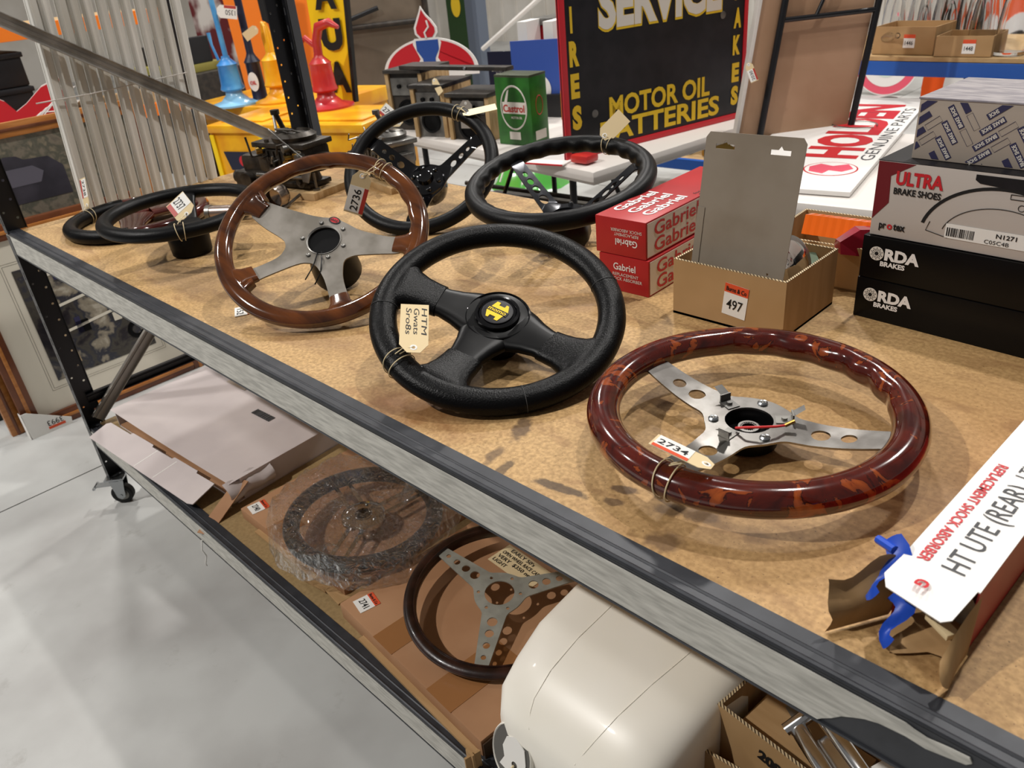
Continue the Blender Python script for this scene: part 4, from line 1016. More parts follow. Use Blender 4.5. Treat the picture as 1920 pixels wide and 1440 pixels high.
for x_ in (.26, .36): MB(Matrix.Translation((.035, -.020, .040)) @ Matrix.Rotation(math.radians(1.5), 4, 'Z') @ Matrix.Rotation(math.radians(14), 4, 'X')).prism([(x_, -.070), (x_+.003, -.070), (x_+.018, .0), (x_+.015, .0)], .0012, .0016).build('fold_mark', M_paper, fl_, False)
MB(Matrix.Translation((.64, .035, .052)) @ Matrix.Rotation(math.radians(4), 4, 'Z') @ Matrix.Rotation(math.radians(26), 4, 'X')).prism([(0, 0), (.042, .006), (.052, -.15), (.008, -.16)], -.001, .001).build('side_flap', M_card2, c, False)
MB().box(.006, w_-.006, .012, .05, .003, .008).build('inner_flap', M_card2, c, False)
mb = MB(); random.seed(2); x = .0
while x < .085: q = random.choice((.0025, .004, .006)); mb.box(.40+x, .40+x+q, .235, .258, h_-.003, h_-.0012); x += q+random.choice((.002, .003))
mb.build('barcode', M_inkg, c, False)
MB().box(.16, .26, .30, .36, h_-.003, h_-.0015).build('tape_patch', mat('tape_patch', 'b9ab9c', .3), c, False)
mb = MB(); sheet(mb, 0, 0, 8, 8, lambda u, v: (w_-.012+.030*math.sin(PI*u)+.004*math.sin(9*v), -.012+.13*v, .004+.060*(1-u)+.004*math.sin(13*v+4*u)))
mb.build('crumpled_corner', M_whitecard, c)

def flat_carton(label, loc, rz, w, d, h, num, m=M_card2, spos=None, split=True):
    c = thing('flattened_carton', label, 'carton', loc, rz)
    MB().box(0, w, 0, d, 0, h, c=.003).build('carton_body', m, c)
    MB().box(0, w, 0, .02, h*.45, h*.5).build('fold_line', M_cardtape, c, False) if False else None
    MB().box(w*.28, w*.42, -.0006, d*.18, h, h+.0006).build('tape_strip', M_cardtape, c, False)
    sp = spos or (.035, .035)
    sticker(c, (sp[0], sp[1], h+.0004), (1, -.15, 0), (.15, 1, 0), .040, .044, num)
    mb = MB()
    mb.box(w*.18, w*.98, -.012, .0, h*.1, h*.25); mb.build('torn_flap', M_card, c, False)
    return c
c = flat_carton('flat brown cardboard carton numbered 2740 under the plastic wrapped wheel', (.815, .085, HL), 0, .44, .38, .030, '2740', spos=(.032, .032))
for i, (x, y, w_, d_, a) in enumerate(((.32, -.028, .07, .10, 8), (.39, -.018, .06, .10, -6), (.28, -.012, .05, .06, 15))):
    MB(Matrix.Translation((x, y, .004+.006*i)) @ Matrix.Rotation(math.radians(a), 4, 'Z')).box(0, w_, 0, d_, 0, .005, c=.001).build('torn_flap', M_card, c, False)
c = flat_carton('flat brown cardboard carton numbered 2741 under the thin wooden racing wheel', (1.290, .052, HL), -4.0, .450, .41, .040, '2741', spos=(.040, .040))
MB().box(.30, .37, -.0008, .16, .0395, .0408).build('tape_strip', M_cardtape, c, False)
mb = MB(); mb.box(.455, .457, 0, .39, .002, .038); mb.build('end_shade_sheet', mat('carton_end_shade', '3a2818', .9), c, False)  # dark sheet off the solid end paints the shade of an open carton
MB(Matrix.Translation((.457, .03, .003)) @ Matrix.Rotation(math.radians(-3), 4, 'Z')).box(0, .075, 0, .36, 0, .004, c=.001).build('end_flap', M_card, c, False)
MB(Matrix.Translation((.458, -.01, .040)) @ Matrix.Rotation(math.radians(-10), 4, 'Z')).box(0, .004, -.028, .0, -.075, .0).build('hanging_flap', M_card, c, False)
MB(Matrix.Translation((.450, -.030, -.04))).box(-.004, .014, .002, .006, 0, .085).build('hanging_flap', M_card, c, False)
nt_ = MB(Matrix.Translation((.128, .302, .0405)) @ Matrix.Rotation(math.radians(-0), 4, 'Z')).box(-.005, .125, -.012, .050, 0, .0006).build('note', M_tagpap, c, False)
for i, (s, w2) in enumerate((("EARLY 50's", .070), ('OPEN WHEEL RACE CAR', .110), ('VERY  $350 neg', .105), ('LIGHT', .04))):
    text(nt_, s, (.130+.012*(i == 0), .338-.014*i, .0412), (1, 0, 0), (0, 1, 0), .0095, w2, M_ink, bold=.015)
for x in (.095, .165): MB(Matrix.Translation((x, .372, .040)) @ Matrix.Rotation(.4, 4, 'Z')).box(0, .006, 0, .020, 0, .001).build('marker_dash', M_ink, c, False)

# cream moulded housing
c = thing('moulded_housing', 'large cream plastic moulded housing with oval opening and cord on the lower shelf', 'housing', (1.90, .03, HL), 0)
def sec(y, xc, zc, hx, hz, e=.32, k=60):
    o = []
    for i in range(k):
        t = 2*PI*i/k; a, b = math.cos(t), math.sin(t)
        o.append((xc+hx*abs(a)**e*(1 if a > 0 else -1), y, zc+hz*abs(b)**e*(1 if b > 0 else -1)))
    return o
Ls = [sec(.0, .0, .082, .100, .058, .5), sec(.008, .0, .086, .122, .074, .42), sec(.03, .002, .096, .140, .090, .36), sec(.07, .004, .108, .150, .104, .42), sec(.13, .007, .117, .156, .115), sec(.22, .010, .123, .160, .121), sec(.35, .016, .126, .163, .124), sec(.52, .020, .126, .163, .124), sec(.60, .02, .12, .155, .115), sec(.62, .02, .12, .14, .10)]
MB().loft(Ls).build('shell', M_tank, c, ang=60)
F = fm((-.088, -.004, .074), (1, 0, 0), (.0, .28, 1))
MB(F).ring(1, .05, .05, 44, 8, M=Matrix.Diagonal((.040, .052, .10, 1))).build('opening_lip', M_tank, c)
MB(F @ Matrix.Translation((0, 0, .002))).prism(ellp(0, 0, .038, .050), 0, .0015).build('opening_shade_disc', mat('recess_shade_grey', '5a5854', .6), c, False)  # no hollow here: a flat grey disc paints the shade inside the opening
MB(F @ Matrix.Translation((.006, .0, .004))).plate([(-.026, -.03), (-.018, -.012), (-.024, .006), (-.018, .026), (.0, .036), (.020, .024), (.026, .0), (.026, -.04)], [circ(.004, -.014, .006, 14)], 0, .0015).build('inner_plate', M_paper, c, False)
MB(F).tube([(.010, -.014, .006), (.004, -.030, .016), (.014, -.045, .022), (-.006, -.05, .02), (.01, -.035, .018), (.02, -.055, .02)], .0018, 6).build('cord', M_str, c)
def surf(y, u):
    for k in range(len(SY)-1):
        if SY[k][0] <= y <= SY[k+1][0]:
            t_ = (y-SY[k][0])/(SY[k+1][0]-SY[k][0]); q = [SY[k][m]+(SY[k+1][m]-SY[k][m])*t_ for m in range(6)]; break
    _, xc, zc, hx, hz, e = q
    return (xc+hx*u, y, zc+hz*(1-abs(u)**(2/e))**(e/2)+.0004)
SY = [(.0, .0, .082, .100, .058, .5), (.008, .0, .086, .122, .074, .42), (.03, .002, .096, .140, .090, .36), (.07, .004, .108, .150, .104, .32), (.13, .007, .117, .156, .115, .32), (.22, .010, .123, .160, .121, .32), (.35, .016, .126, .163, .124, .32), (.52, .020, .126, .163, .124, .32)]
MB().tube([surf(.004+.51*k/40, -.38-.10*(1-k/40)**3) for k in range(41)], .0007, 8).build('seam_ridge', M_tank, c)
MB().tube([surf(.004+.51*k/40, .62-.30*(1-k/40)**2) for k in range(41)], .0007, 8).build('seam_ridge', M_tank, c)

bx = open_box('cardboard_box', 'open brown cardboard box marked 208 on the lower shelf right of the cream housing', (2.058, .203, HL), -7, .30, .25, .216, M_card, .005)
text(bx, '208', (.070, -.0006, .176), (1, 0, -.1), (.1, 0, 1), .018, .036, M_ink, bold=.05)
sticker(bx, (.150, -.0006, .190), (1, 0, -.05), (.05, 0, 1), .04, .04, '208')
for x0, y0, w_, a in ((.02, .03, .16, 2), (.03, .12, .24, -3)): MB(Matrix.Translation((x0, y0, .13)) @ Matrix.Rotation(math.radians(a), 4, 'Z')).box(0, w_, 0, .075, 0, .045, c=.001).build('inner_carton', M_card, bx, False)
b3 = open_box('cardboard_box', 'small open cardboard box at the bottom edge below the cream housing', (2.052, .052, HL), 5, .24, .118, .156, M_card, .005)
MB(Matrix.Translation((.05, .05, .10)) @ Matrix.Rotation(.5, 4, 'Y')).box(0, .10, 0, .02, 0, .012, c=.002).build('white_strip', M_paper, b3)
t = thing('chrome_buckle', 'bright chrome hinged bracket with drilled tab on top of the brown boxes', 'bracket', (2.185, .245, .505), -35)
t.rotation_euler = (.55, -.1, math.radians(-35))
MB().plate([(-.06, -.018), (-.02, -.02), (-.02, .02), (-.058, .018)], [circ(-.045, .004, .005, 12)], -.001, .0012).build('tab', M_gsteel, t, False)
M_brk = mat('bracket_chrome', 'ececec', .17, 1.)
for q in (-.019, .019):
    Lq = []
    for k in range(13):
        u = k/12; x_ = -.022+.105*u; rr_ = .0125*(1-.25*u); zc = .004+.012*math.sin(u*2.6)
        Lq.append([(x_, q+rr_*math.cos(2*PI*m/20), zc+rr_*.75*math.sin(2*PI*m/20)) for m in range(20)])
    MB().loft(Lq).build('hinge_leaf', M_brk, t)
MB().cyl((-.024, -.034, .010), (-.024, .034, .010), .009).build('hinge_pin', M_brk, t)
MB().box(.0, .09, -.028, .028, -.022, -.006, c=.006).build('hinge_body', M_brk, t)
t = thing('handwritten_card', 'white card with black handwriting at the bottom right corner beside the chrome bracket', 'card', (2.285, .205, .53), -30)
MB(Matrix.Rotation(.35, 4, 'X')).box(-.03, .12, -.12, .03, -.0006, .0006).build('card_sheet', M_paper, t, False)
text(t, '10-12-24\nCUST\nTLC', (-.022, -.10, -.036), (0, 1, .36), (-1, 0, 0), .016, .09, M_ink, bold=.02) if False else text(t, 'TC\nCUS\n10.12.2', (-.02, .012, .006), (1, 0, 0), (0, .94, .34), .018, None, M_ink, bold=.02)
ln = MB().tube([(.742, -.004, .235), (.745, -.012, .21), (.748, -.008, .19), (.742, -.014, .165), (.738, -.012, .155)], .0018, 6).build('string_end', M_paper, None)
tagp(ln, 'short white string end hanging below the flap of the white carton', 'string')

# ------------------------------------------------------------------ framed pictures left
def picture(label, x, y0, y1, z1, fw, mf, mp, matw, lean=3, inner=None, thick=.03, z0=0.):
    t = thing('framed_picture', label, 'picture', (x, y0, z0), 0)
    t.rotation_euler = (0, math.radians(-lean), 0)
    W_ = y1-y0
    for a, b, c0, d in ((0, fw, 0, z1), (W_-fw, W_, 0, z1), (fw, W_-fw, 0, fw), (fw, W_-fw, z1-fw, z1)):
        mb = MB(); mb.box(-thick, 0, a, b, c0, d, c=.004)
        o = mb.build('frame_rail', mf, t)
        ix = (a+b)/2; iz = (c0+d)/2
        if b-a > d-c0: MB().box(-thick+.002, .004, a, b, iz-fw*.12, iz+fw*.12, c=.003).build('gilt_bead', M_frame if mf is M_frame2 else M_frame2, o)
        else: MB().box(-thick+.002, .004, ix-fw*.12, ix+fw*.12, c0, d, c=.003).build('gilt_bead', M_frame if mf is M_frame2 else M_frame2, o)
    if matw: 
        MB().box(-.018, -.014, fw, W_-fw, fw, z1-fw).build('mount', M_mat, t, False)
        mb = MB(); a0 = fw+matw*.72
        for q in (a0, a0+.008): mb.tube([(-.0138, q, q), (-.0138, W_-q, q), (-.0138, W_-q, z1-q), (-.0138, q, z1-q)], .0008, 4, True)
        mb.build('mount_line', mat('mount_line', '6f675c', .6), t, False)
    MB().box(-.0135, -.012, fw+matw, W_-fw-matw, fw+matw, z1-fw-matw).build('print', mp, t, False)
    return t
pc = picture('large framed garage scene print with wide cream mount behind the left end', -.70, -.055, .66, .765, .055, M_frame2, M_pic1, .11)
# details of the garage print: shelves, post, tyre
for z, m_ in ((.30, M_mat), (.40, M_mat), (.52, M_mat)): MB(Matrix.Translation((-.0105, 0, 0)) @ Matrix.Rotation(.12, 4, 'X')).box(0, .001, .26, .56, z-.006, z+.004).build('painted_shelf', m_, pc, False)
for y in (.22, .25, .27): MB(Matrix.Translation((-.0105, 0, 0)) @ Matrix.Rotation(.1*(y-.24)*20, 4, 'X')).box(0, .001, y, y+.010, .19, .58).build('painted_post', mat('painted_timber', 'b39a78', .5), pc, False)
MB(Matrix.Translation((-.0095, .50, .25)) @ Matrix.Rotation(PI/2, 4, 'Y')).ring(.028, .009, .001, 30, 6).build('painted_tyre', M_black, pc)
random.seed(11)
for i in range(14):
    y = .28+random.random()*.24; z = random.choice((.31, .41, .53)); h_ = .03+random.random()*.04; w_ = .02+random.random()*.03
    MB().box(-.0105, -.0095, y, y+w_, z, z+h_).build('painted_item', random.choice((M_mat, M_indigo, M_brass, M_black, M_tagpap, M_maroon)), pc, False)
pc2 = picture('taller orange pine framed picture of a dark vehicle behind the garage print', -.765, -.10, .74, 1.075, .05, M_frame, M_pic2, 0)
mb = MB(); L = []
for i in range(20):
    a = 2*PI*i/20
o = MB(Matrix.Translation((-.0115, .36, .80)) @ fm((0, 0, 0), (0, 1, 0), (0, 0, 1)))
o.prism([(-.14, 0), (.16, 0), (.16, .10), (.12, .14), (.04, .145), (.02, .16), (-.02, .165), (-.05, .15), (-.10, .15), (-.16, .12), (-.15, .05)], 0, .0012).build('painted_vehicle', mat('painted_purple_grey', '3d3a44', .4, 0, '2c2a33', 8), pc2, False)
MB(Matrix.Translation((-.0103, .30, .86)) @ fm((0, 0, 0), (0, 1, 0), (0, 0, 1))).prism([(0, 0), (.13, .0), (.15, .035), (.12, .06), (.03, .06)], 0, .0008).build('painted_window', mat('painted_highlight', '5f5c68', .4), pc2, False)
t = thing('corner_protector', 'white cardboard corner protector numbered 3993 on the bottom corner of the frame', 'protector', (-.685, -.05, .0), 0)
t.rotation_euler = (0, math.radians(-3), 0)
F = fm((.004, 0, 0), (0, 1, 0), (0, 0, 1))
MB(F).prism([(-.005, 0), (.14, 0), (.145, .025), (.01, .105), (-.010, .105)], 0, .003).build('card', M_paper, t, False)
MB().box(-.04, .007, -.009, -.007, 0, .10).build('card_side', M_paper, t, False)
MB(F).box(.06, .12, .012, .022, .003, .0036).build('band', M_orange, t, False)
text(t, '3993', (.0075, .116, .045), (0, -1, 0), (0, 0, -1), .022, .055, M_ink)
# stack of plain frames further left
c = MB().box(-1.15, -.95, -.14, .25, 0, .42, c=.01).build('black_case', M_crate, None); tagp(c, 'black case standing on the floor behind the leaning picture frames', 'case')
# racking with crates
rk = thing('storage_rack', 'orange beamed pallet rack with black uprights in the left background', 'rack', (-2.5, .2, 0), 0)
for z in (1.25, .76): MB().box(-.05, 0, 0, 1.55, z, z+.07, c=.002).build('beam', M_org, rk, False); MB().box(-.9, -.05, 0, 1.55, z+.05, z+.065).build('shelf', M_ply, rk, False)
for y in (0, 1.5): MB().box(-.06, .01, y, y+.05, 0, 2.0).build('upright', M_blk, rk, False)
for i, (y, z, w_, h_, lab) in enumerate(((.40, .83, .48, .20, 'black plastic crate on the far left rack beam lower'), (.46, 1.03, .42, .17, 'black plastic crate stacked on another at the far left'))):
    t = thing('plastic_crate', lab, 'crate', (-2.98, y, z), 0)
    MB().box(0, .42, 0, w_, 0, h_, c=.012).build('crate_body', M_crate, t); MB().box(-.01, .43, -.01, w_+.01, h_-.03, h_-.004, c=.006).build('crate_lip', M_crate, t)
    MB().box(.4205, .422, w_*.30, w_*.50, h_*.3, h_*.42).build('label', M_paper, t, False); MB().box(.4205, .4222, w_*.30, w_*.50, h_*.42, h_*.50).build('label_band', M_orange, t, False)
t = thing('winged_horse_sign', 'red winged horse shaped enamel sign with white outlines at the far left', 'sign', (-2.38, .74, .835), 0)
F = fm((0, 0, 0), (0, 1, 0), (0, 0, 1))
def horse(k, m_, e0, e1, nm):
    pts = [(-.30, -.06), (-.22, -.05), (-.14, -.03), (-.05, .0), (.06, .0), (.16, -.02), (.26, -.01), (.30, .05), (.22, .05), (.30, .10), (.20, .11), (.30, .17), (.18, .17), (.28, .24), (.14, .20), (.04, .13), (-.02, .10), (-.06, .16), (-.12, .20), (-.20, .18), (-.26, .12), (-.30, .10), (-.28, .06), (-.22, .08), (-.20, .03), (-.26, -.01)]
    cx = sum(p[0] for p in pts)/len(pts); cy = sum(p[1] for p in pts)/len(pts)
    MB(F).prism([(cx+(x-cx)*k, cy+(y-cy)*k) for x, y in pts], e0, e1).build(nm, m_, t, False)
horse(1.0, M_wht, 0, .004, 'outline_plate'); horse(.93, M_redprint, .004, .006, 'horse_face')
for i in range(5): MB(F).tube([(-.02+.03*i, .02+.01*i, .0065), (.06+.03*i, .06+.015*i, .0065), (.16+.02*i, .02+.045*i, .0065)], .003, 5).build('feather_line', M_wht, t)

# ------------------------------------------------------------------ yellow display with oil pumps
yc = []
for i, (x, y, cw_, lab) in enumerate(((-1.93, 1.50, .375, 'left yellow steel oil cabinet with a blue and orange badge behind the slats'), (-1.565, 1.645, .62, 'right yellow steel oil cabinet with sloping lid behind the carburettors'))):
    t = thing('oil_cabinet', lab, 'cabinet', (x, y, 0), 20)
    MB().box(0, cw_, 0, .48, 0, .70, c=.015).build('cabinet_body', M_yellow, t)
    MB().box(-.01, cw_+.01, -.02, .50, .70, .742, c=.010).build('cabinet_lid', M_yellow, t)
    MB().box(.04, cw_-.04, .06, .42, .742, .752, c=.004).build('lid_panel', M_yellow, t)
    for q in (0, cw_-.03): MB().box(q, q+.03, -.012, 0, 0, .69, c=.004).build('corner_rib', M_yel2, t)
    if i == 0:
        F = fm((.20, -.004, .50), (1, 0, 0), (0, 0, 1))
        MB(F).prism([(-.10, .0), (.10, .0), (.13, .10), (-.13, .10)], 0, .004).build('badge', M_navy, t, False)
        MB(F).prism(ellp(0, -.12, .12, .13), 0, .003).build('badge', mat('badge_orange', 'c4702a', .5, 0, 'd8a048', 20), t, False)
        MB(F).lathe([(.03, .004), (.03, .006), (0, .006)], 20, Matrix.Translation((0, .05, 0))).build('badge', M_redprint, t, False)
ys = thing('yellow_display_base', 'wide yellow painted bench top carrying the old oil pumps', 'bench', (-2.80, 1.76, 0), 14)
MB().box(0, 1.12, 0, .72, .66, .745, c=.01).build('bench_top', M_yellow, ys); MB().box(.02, 1.10, .02, .70, 0, .66, c=.005).build('bench_body', M_yellow, ys)
def pump(nm, lab, loc, s, m1, m2, kind):
    t = thing(nm, lab, 'oil pump', loc, 0)
    L = []
    MB().lathe([(.17*s, 0), (.17*s, .012*s), (.10*s, .03*s), (.06*s, .07*s), (.055*s, .10*s)], 32).build('base', m2, t)
    MB().lathe([(.075*s, .10*s), (.085*s, .11*s), (.080*s, .125*s), (.075*s, .14*s), (.068*s, .26*s), (.072*s, .27*s), (.05*s, .29*s), (.03*s, .31*s), (.028*s, .325*s)], 32).build('barrel', m1, t)
    if kind == 0:
        MB().tube([(0.01*s, 0, .32*s), (0.0, 0, .75*s)], .018*s, 12).build('plunger_tube', m1, t)
        MB().tube([(-.05*s, -.03*s, .30*s), (-.075*s, -.04*s, .40*s), (-.08*s, -.04*s, .48*s)], [.010*s, .009*s, .014*s], 10).build('outlet_tube', m1, t)
    elif kind == 1:
        MB().tube([(0, 0, .32*s), (0, 0, .42*s), (.01*s, -.01*s, .50*s)], [.03*s, .035*s, .02*s], 14).build('pump_head', m1, t)
        MB().tube([(.01*s, -.02*s, .50*s), (.05*s, -.03*s, .48*s), (.07*s, -.04*s, .38*s), (.06*s, -.04*s, .32*s)], .012*s, 10).build('spout', m1, t)
    else:
        MB().tube([(0, 0, .30*s), (.01*s, 0, .40*s), (.06*s, .0, .48*s), (.14*s, .03*s, .50*s), (.20*s, .05*s, .47*s)], [.028*s, .028*s, .030*s, .026*s, .012*s], 12).build('handle', m1, t)
        MB().tube([(0, 0, .36*s), (-.07*s, -.03*s, .42*s), (-.10*s, -.04*s, .40*s)], .018*s, 10).build('spout', m1, t)
    return t
pump('oil_pump', 'pale blue hand oil pump with tall plunger on the yellow bench', (-2.40, 1.93, .745), .86, M_bluep, M_lblue, 0)
pump('oil_pump', 'yellow hand oil pump with curved spout next to the navy tube', (-2.18, 2.11, .745), .88, M_yellow, M_yellow, 1)
pump('oil_pump', 'red hand oil pump with long curved handle right of the rear post', (-1.575, 2.055, .752), .86, M_redp, M_redp, 2)
t = thing('oil_dispenser_tube', 'slim navy dispenser tube with white round badge between the blue and yellow pumps', 'oil pump', (-2.33, 2.06, .745), 0)
MB().lathe([(.06, 0), (.05, .012), (.045, .02), (.043, .22), (.05, .23), (.03, .26), (.022, .28), (.022, .70)], 28).build('tube_body', M_navy, t)
MB().lathe([(.06, -.003), (.06, .0), (.05, .006)], 24).build('base', M_redp, t)
MB(fm((.028, -.036, .12), (.79, .61, 0), (0, 0, 1))).prism(ellp(0, 0, .032, .055), 0, .003).build('badge', M_wht, t, False)
text(t, 'OIL', (.013, -.050, .105), (.79, .61, 0), (0, 0, 1), .022, .04, M_redprint, e=.006, bold=.03)
mk_tag('small manila tag hanging on the yellow oil pump', (-2.14, 2.04, 1.165), (-2.20, 1.98, 1.12), '', wdt=.05, stick=False, nrm=(.7, -.7, .1))
mk_tag('white paper lot label on the blue oil pump tube', (-2.36, 1.93, 1.27), (-2.26, 2.0, 1.25), '1350', wdt=.07, nrm=(.7, -.7, .1), color=M_paper)
t = thing('orange_board', 'tall orange painted board with black shapes leaning behind the oil pumps', 'board', (-3.40, 2.55, .40), 20)
F = fm((0, 0, 0), (1, 0, 0), (-.12, .1, 1))
MB(F).prism([(-.02, -.40), (.88, -.40), (.88, 1.1), (-.02, 1.1)], -.012, 0).build('board_panel', M_org, t, False)
MB(F).prism([(.36, .62), (.50, .62), (.50, 1.1), (.36, 1.1), (.36, .95), (.30, .92), (.30, .75), (.36, .72)], 0, .003).build('black_letter', M_ink, t, False)
MB(F).prism([(.33, .1), (.48, .1), (.48, .55), (.33, .55)], 0, .003).build('black_letter', M_ink, t, False)
t = thing('yellow_letter_sign', 'tall narrow yellow sign with black vertical letters leaning right of the red pump', 'sign', (-1.80, 2.18, .745), 16)
F = fm((0, 0, 0), (1, 0, 0), (0, .03, 1))
MB(F).prism([(-.01, 0), (.21, 0), (.215, .1), (.275, .72), (.0, .72)], -.02, 0).build('sign_panel', M_yel2, t, False)
mb = MB(F).prism([(.215, .0), (.235, .0), (.30, .72), (.275, .72)], -.024, .004).build('sign_edge', M_ink, t, False)
for s, v in (('A', .065), ('U', .29), ('A', .50)): text(t, s, (.065, -.001, v), (1, 0, 0), (0, .03, 1), .15, .155, M_ink, e=.003, bold=.06)
# miscellaneous dark goods behind
t = thing('shelf_of_dark_parts', 'dark workshop shelf with parts and a pale box lid behind the slats', 'shelf', (-4.75, 2.2, 0), 10)
MB().box(0, .9, 0, .5, .0, .80, c=.01).build('cabinet_body', M_darkmix, t); MB().box(.1, .8, -.02, .4, .80, .86, c=.01).build('box_lid', mat('khaki_lid', '8c8440', .6), t)
for i in range(6): MB().box(.1+.12*i, .19+.12*i, .05, .3, .86, .95+.05*(i % 3), c=.01).build('part_box', random.choice((M_darkmix, M_crate, M_maroon)), t)
t = thing('red_white_banner', 'dark red and white banner hanging in shadow behind the orange board', 'banner', (-5.2, 3.1, .75), 12)
MB().box(0, 1.4, 0, .01, 0, .9).build('cloth', mat('banner_red', '5c1418', .7, 0, 'c9c2bb', 1.6, .48, .54), t, False)

# brown canvas backdrop with poles
t = thing('canvas_screen', 'brown canvas screen hung on a dark pipe frame behind the torch sign', 'screen', (-3.85, 3.25, 0), 57)
MB().box(0, 1.17, 0, .012, .0, 1.9).build('canvas', M_canvas, t, False)
MB().tube([(.0, -.03, .97), (1.17, -.03, .97)], .022, 12).build('pipe_rail', M_darkmix, t)
for x in (.0, 1.14): MB().tube([(x, -.03, 0), (x, -.03, 1.9)], .025, 12).build('pipe_post', M_darkmix, t)
MB().tube([(.38, -.05, 1.00), (.75, -.05, 1.10)], .018, 10).build('door_closer', M_blk, t)
t = thing('torch_sign', 'oval red white and blue sign topped by a flame standing behind the heaters', 'sign', (-1.062, 2.114, .93), 38)
F = fm((0, 0, 0), (1, 0, 0), (0, 0, 1))
def fp(pts, e0, e1, m_, nm): return MB(F).prism(pts, e0, e1).build(nm, m_, t, False)
fp([(.23+.245*math.cos(a), -.01+.165*math.sin(a)) for a in [math.radians(180-180*k/40) for k in range(41)]]+[(.475, -.03), (-.015, -.03)], -.012, 0, M_wht, 'sign_panel')
hal = [(.23+.225*math.cos(a), .0+.145*math.sin(a)) for a in [math.radians(180-180*k/40) for k in range(41)]]
fp([p for p in hal]+[(.455, .012), (.005, -.012)], 0, .002, M_signred, 'red_field')
fp([(.145, .0), (.310, .0), (.275, .06), (.300, .13), (.29, .155), (.165, .155), (.155, .13), (.185, .06)], .002, .003, M_wht, 'torch_outline')
fp([(.200, .0), (.260, .0), (.262, .06), (.285, .10), (.285, .145), (.172, .145), (.172, .10), (.198, .06)], .003, .005, mat('sign_blue', '2b4f9b', .4), 'torch_cup')
fo = [(.215, .30), (.235, .265), (.262, .235), (.285, .20), (.285, .175), (.265, .150), (.195, .150), (.172, .175), (.170, .205), (.190, .245), (.205, .275)]
cx, cy = .228, .20
fp(fo, -.012, 0, M_wht, 'flame_outline'); fp([(cx+(x-cx)*.80, cy+(y-cy)*.84) for x, y in fo], 0, .003, M_signred, 'flame')
MB(F).tube([(.228, .155, .004), (.222, .18, .004), (.245, .205, .004), (.238, .235, .004)], .005, 6).build('flame_line', M_wht, t)
MB().box(.14, .40, .0, .010, -.187, -.03).build('sign_skirt', M_wht, t, False)

# trestle table 1 with heaters, can, sign
def table(label, loc, rz, L, D, h=.742, th=.045):
    t = thing('folding_table', label, 'table', loc, rz)
    MB().box(0, L, 0, D, h-th, h, c=.02).build('tabletop', M_tablew, t)
    MB().box(.02, L-.02, .02, D-.02, h-th-.012, h-th+.004, c=.004).build('rim_skirt', M_tablew, t)
    for x in (.22, L-.22):
        mb = MB()
        for y in (.10, D-.10): mb.tube([(x, y, 0), (x, y, h-th)], .014, 10)
        mb.tube([(x, .10, .12), (x, D-.1, .12)], .011, 8); mb.build('leg_frame', M_blk, t)
        sx = .28 if x < L/2 else -.28
        MB().tube([(x, D/2, .25), (x+sx, D/2, h-th)], .010, 8).build('leg_brace', M_blk, t)
    return t
a1 = -7
ux = V((math.cos(math.radians(a1)), math.sin(math.radians(a1)), 0))
org = V((.675, 1.635, 0))-ux*1.47
table('white folding table carrying the heaters, green can and service sign', org, a1, 1.47, .98)
table('white folding table under the white and red flat sign at the right', (1.19, 1.60, 0), 7, 1.3, .90)
def heater(lab, loc, rz, w, d, h, m_, lod):
    t = thing('vintage_radio_chassis', lab, 'appliance', loc, rz)
    MB().box(0, w, .0, d, 0, h, c=.004).build('case', m_, t)
    MB().box(-.008, .012, -.012, d+.01, 0, h+.006, c=.002).build('side_panel', M_ply, t); MB().box(w-.012, w+.008, -.012, d+.01, 0, h+.006, c=.002).build('side_panel', M_ply, t)
    MB().box(-.01, w+.01, -.02, d+.02, h, h+.016, c=.003).build('top_panel', M_darkmix, t)
    MB().box(.018, w-.018, -.008, .002, h*.62, h*.92, c=.003).build('control_panel', M_gsteel, t)
    MB(fm((w/2, -.004, h*.32), (1, 0, 0), (0, 0, 1))).lathe([(w*.30, -.004), (w*.30, .004), (w*.24, .006), (w*.22, .0), (0, -.003)], 28).build('dial', M_black, t)
    for q in (.35, .65): MB(fm((w*q, -.008, h*.78), (1, 0, 0), (0, 0, 1))).lathe([(.010, 0), (.009, .010), (0, .010)], 14).build('knob', M_black, t)
    return t
heater('leftmost wooden sided vintage appliance on the white table', (-.68, 1.83, .742), 15, .19, .20, .250, M_darkmix, 0)
heater('middle wooden sided vintage appliance with round dial on the white table', (-.44, 1.775, .742), 15, .16, .20, .205, M_gsteel, 0)
heater('right brown vintage appliance with silver panel next to the green can', (-.235, 1.80, .742), 12, .20, .17, .175, M_darkmix, 0)
t = thing('metal_rail', 'long dark metal rail lying across the tops of the vintage appliances', 'rail', (-.60, 1.84, 1.008), 6)
MB().box(0, .62, 0, .05, 0, .016, c=.002).build('rail_body', M_darkmix, t); MB().box(.0, .60, .06, .075, -.003, .008).build('rail_flange', M_gsteel, t)
MB().cyl((.40, -.003, .01), (.40, -.008, .01), .006, n=10).build('screw', M_zinc, t)
mk_tag('wooden edged tag hanging from the metal rail over the appliances', (-.32, 1.80, .985), (-.27, 1.79, .93), '', wdt=.03, stick=False, nrm=(.3, -1, .2))
mk_tag('grey tag hanging before the right vintage appliance', (-.12, 1.79, .91), (-.115, 1.78, .80), '', wdt=.06, stick=False, nrm=(.3, -1, .1), color=mat('grey_tag', '8d857c', .6))
c = carton('oil_can', 'square green vintage oil can with oval emblem on the white table', (.034, 1.815, .742), 6, .175, .11, .262, M_green, 'can', bev=.006)
MB().box(.0, .175, 0, .11, .258, .268, c=.003).build('can_rim', mat('aged_rim', '4c5340', .4, .5), c)
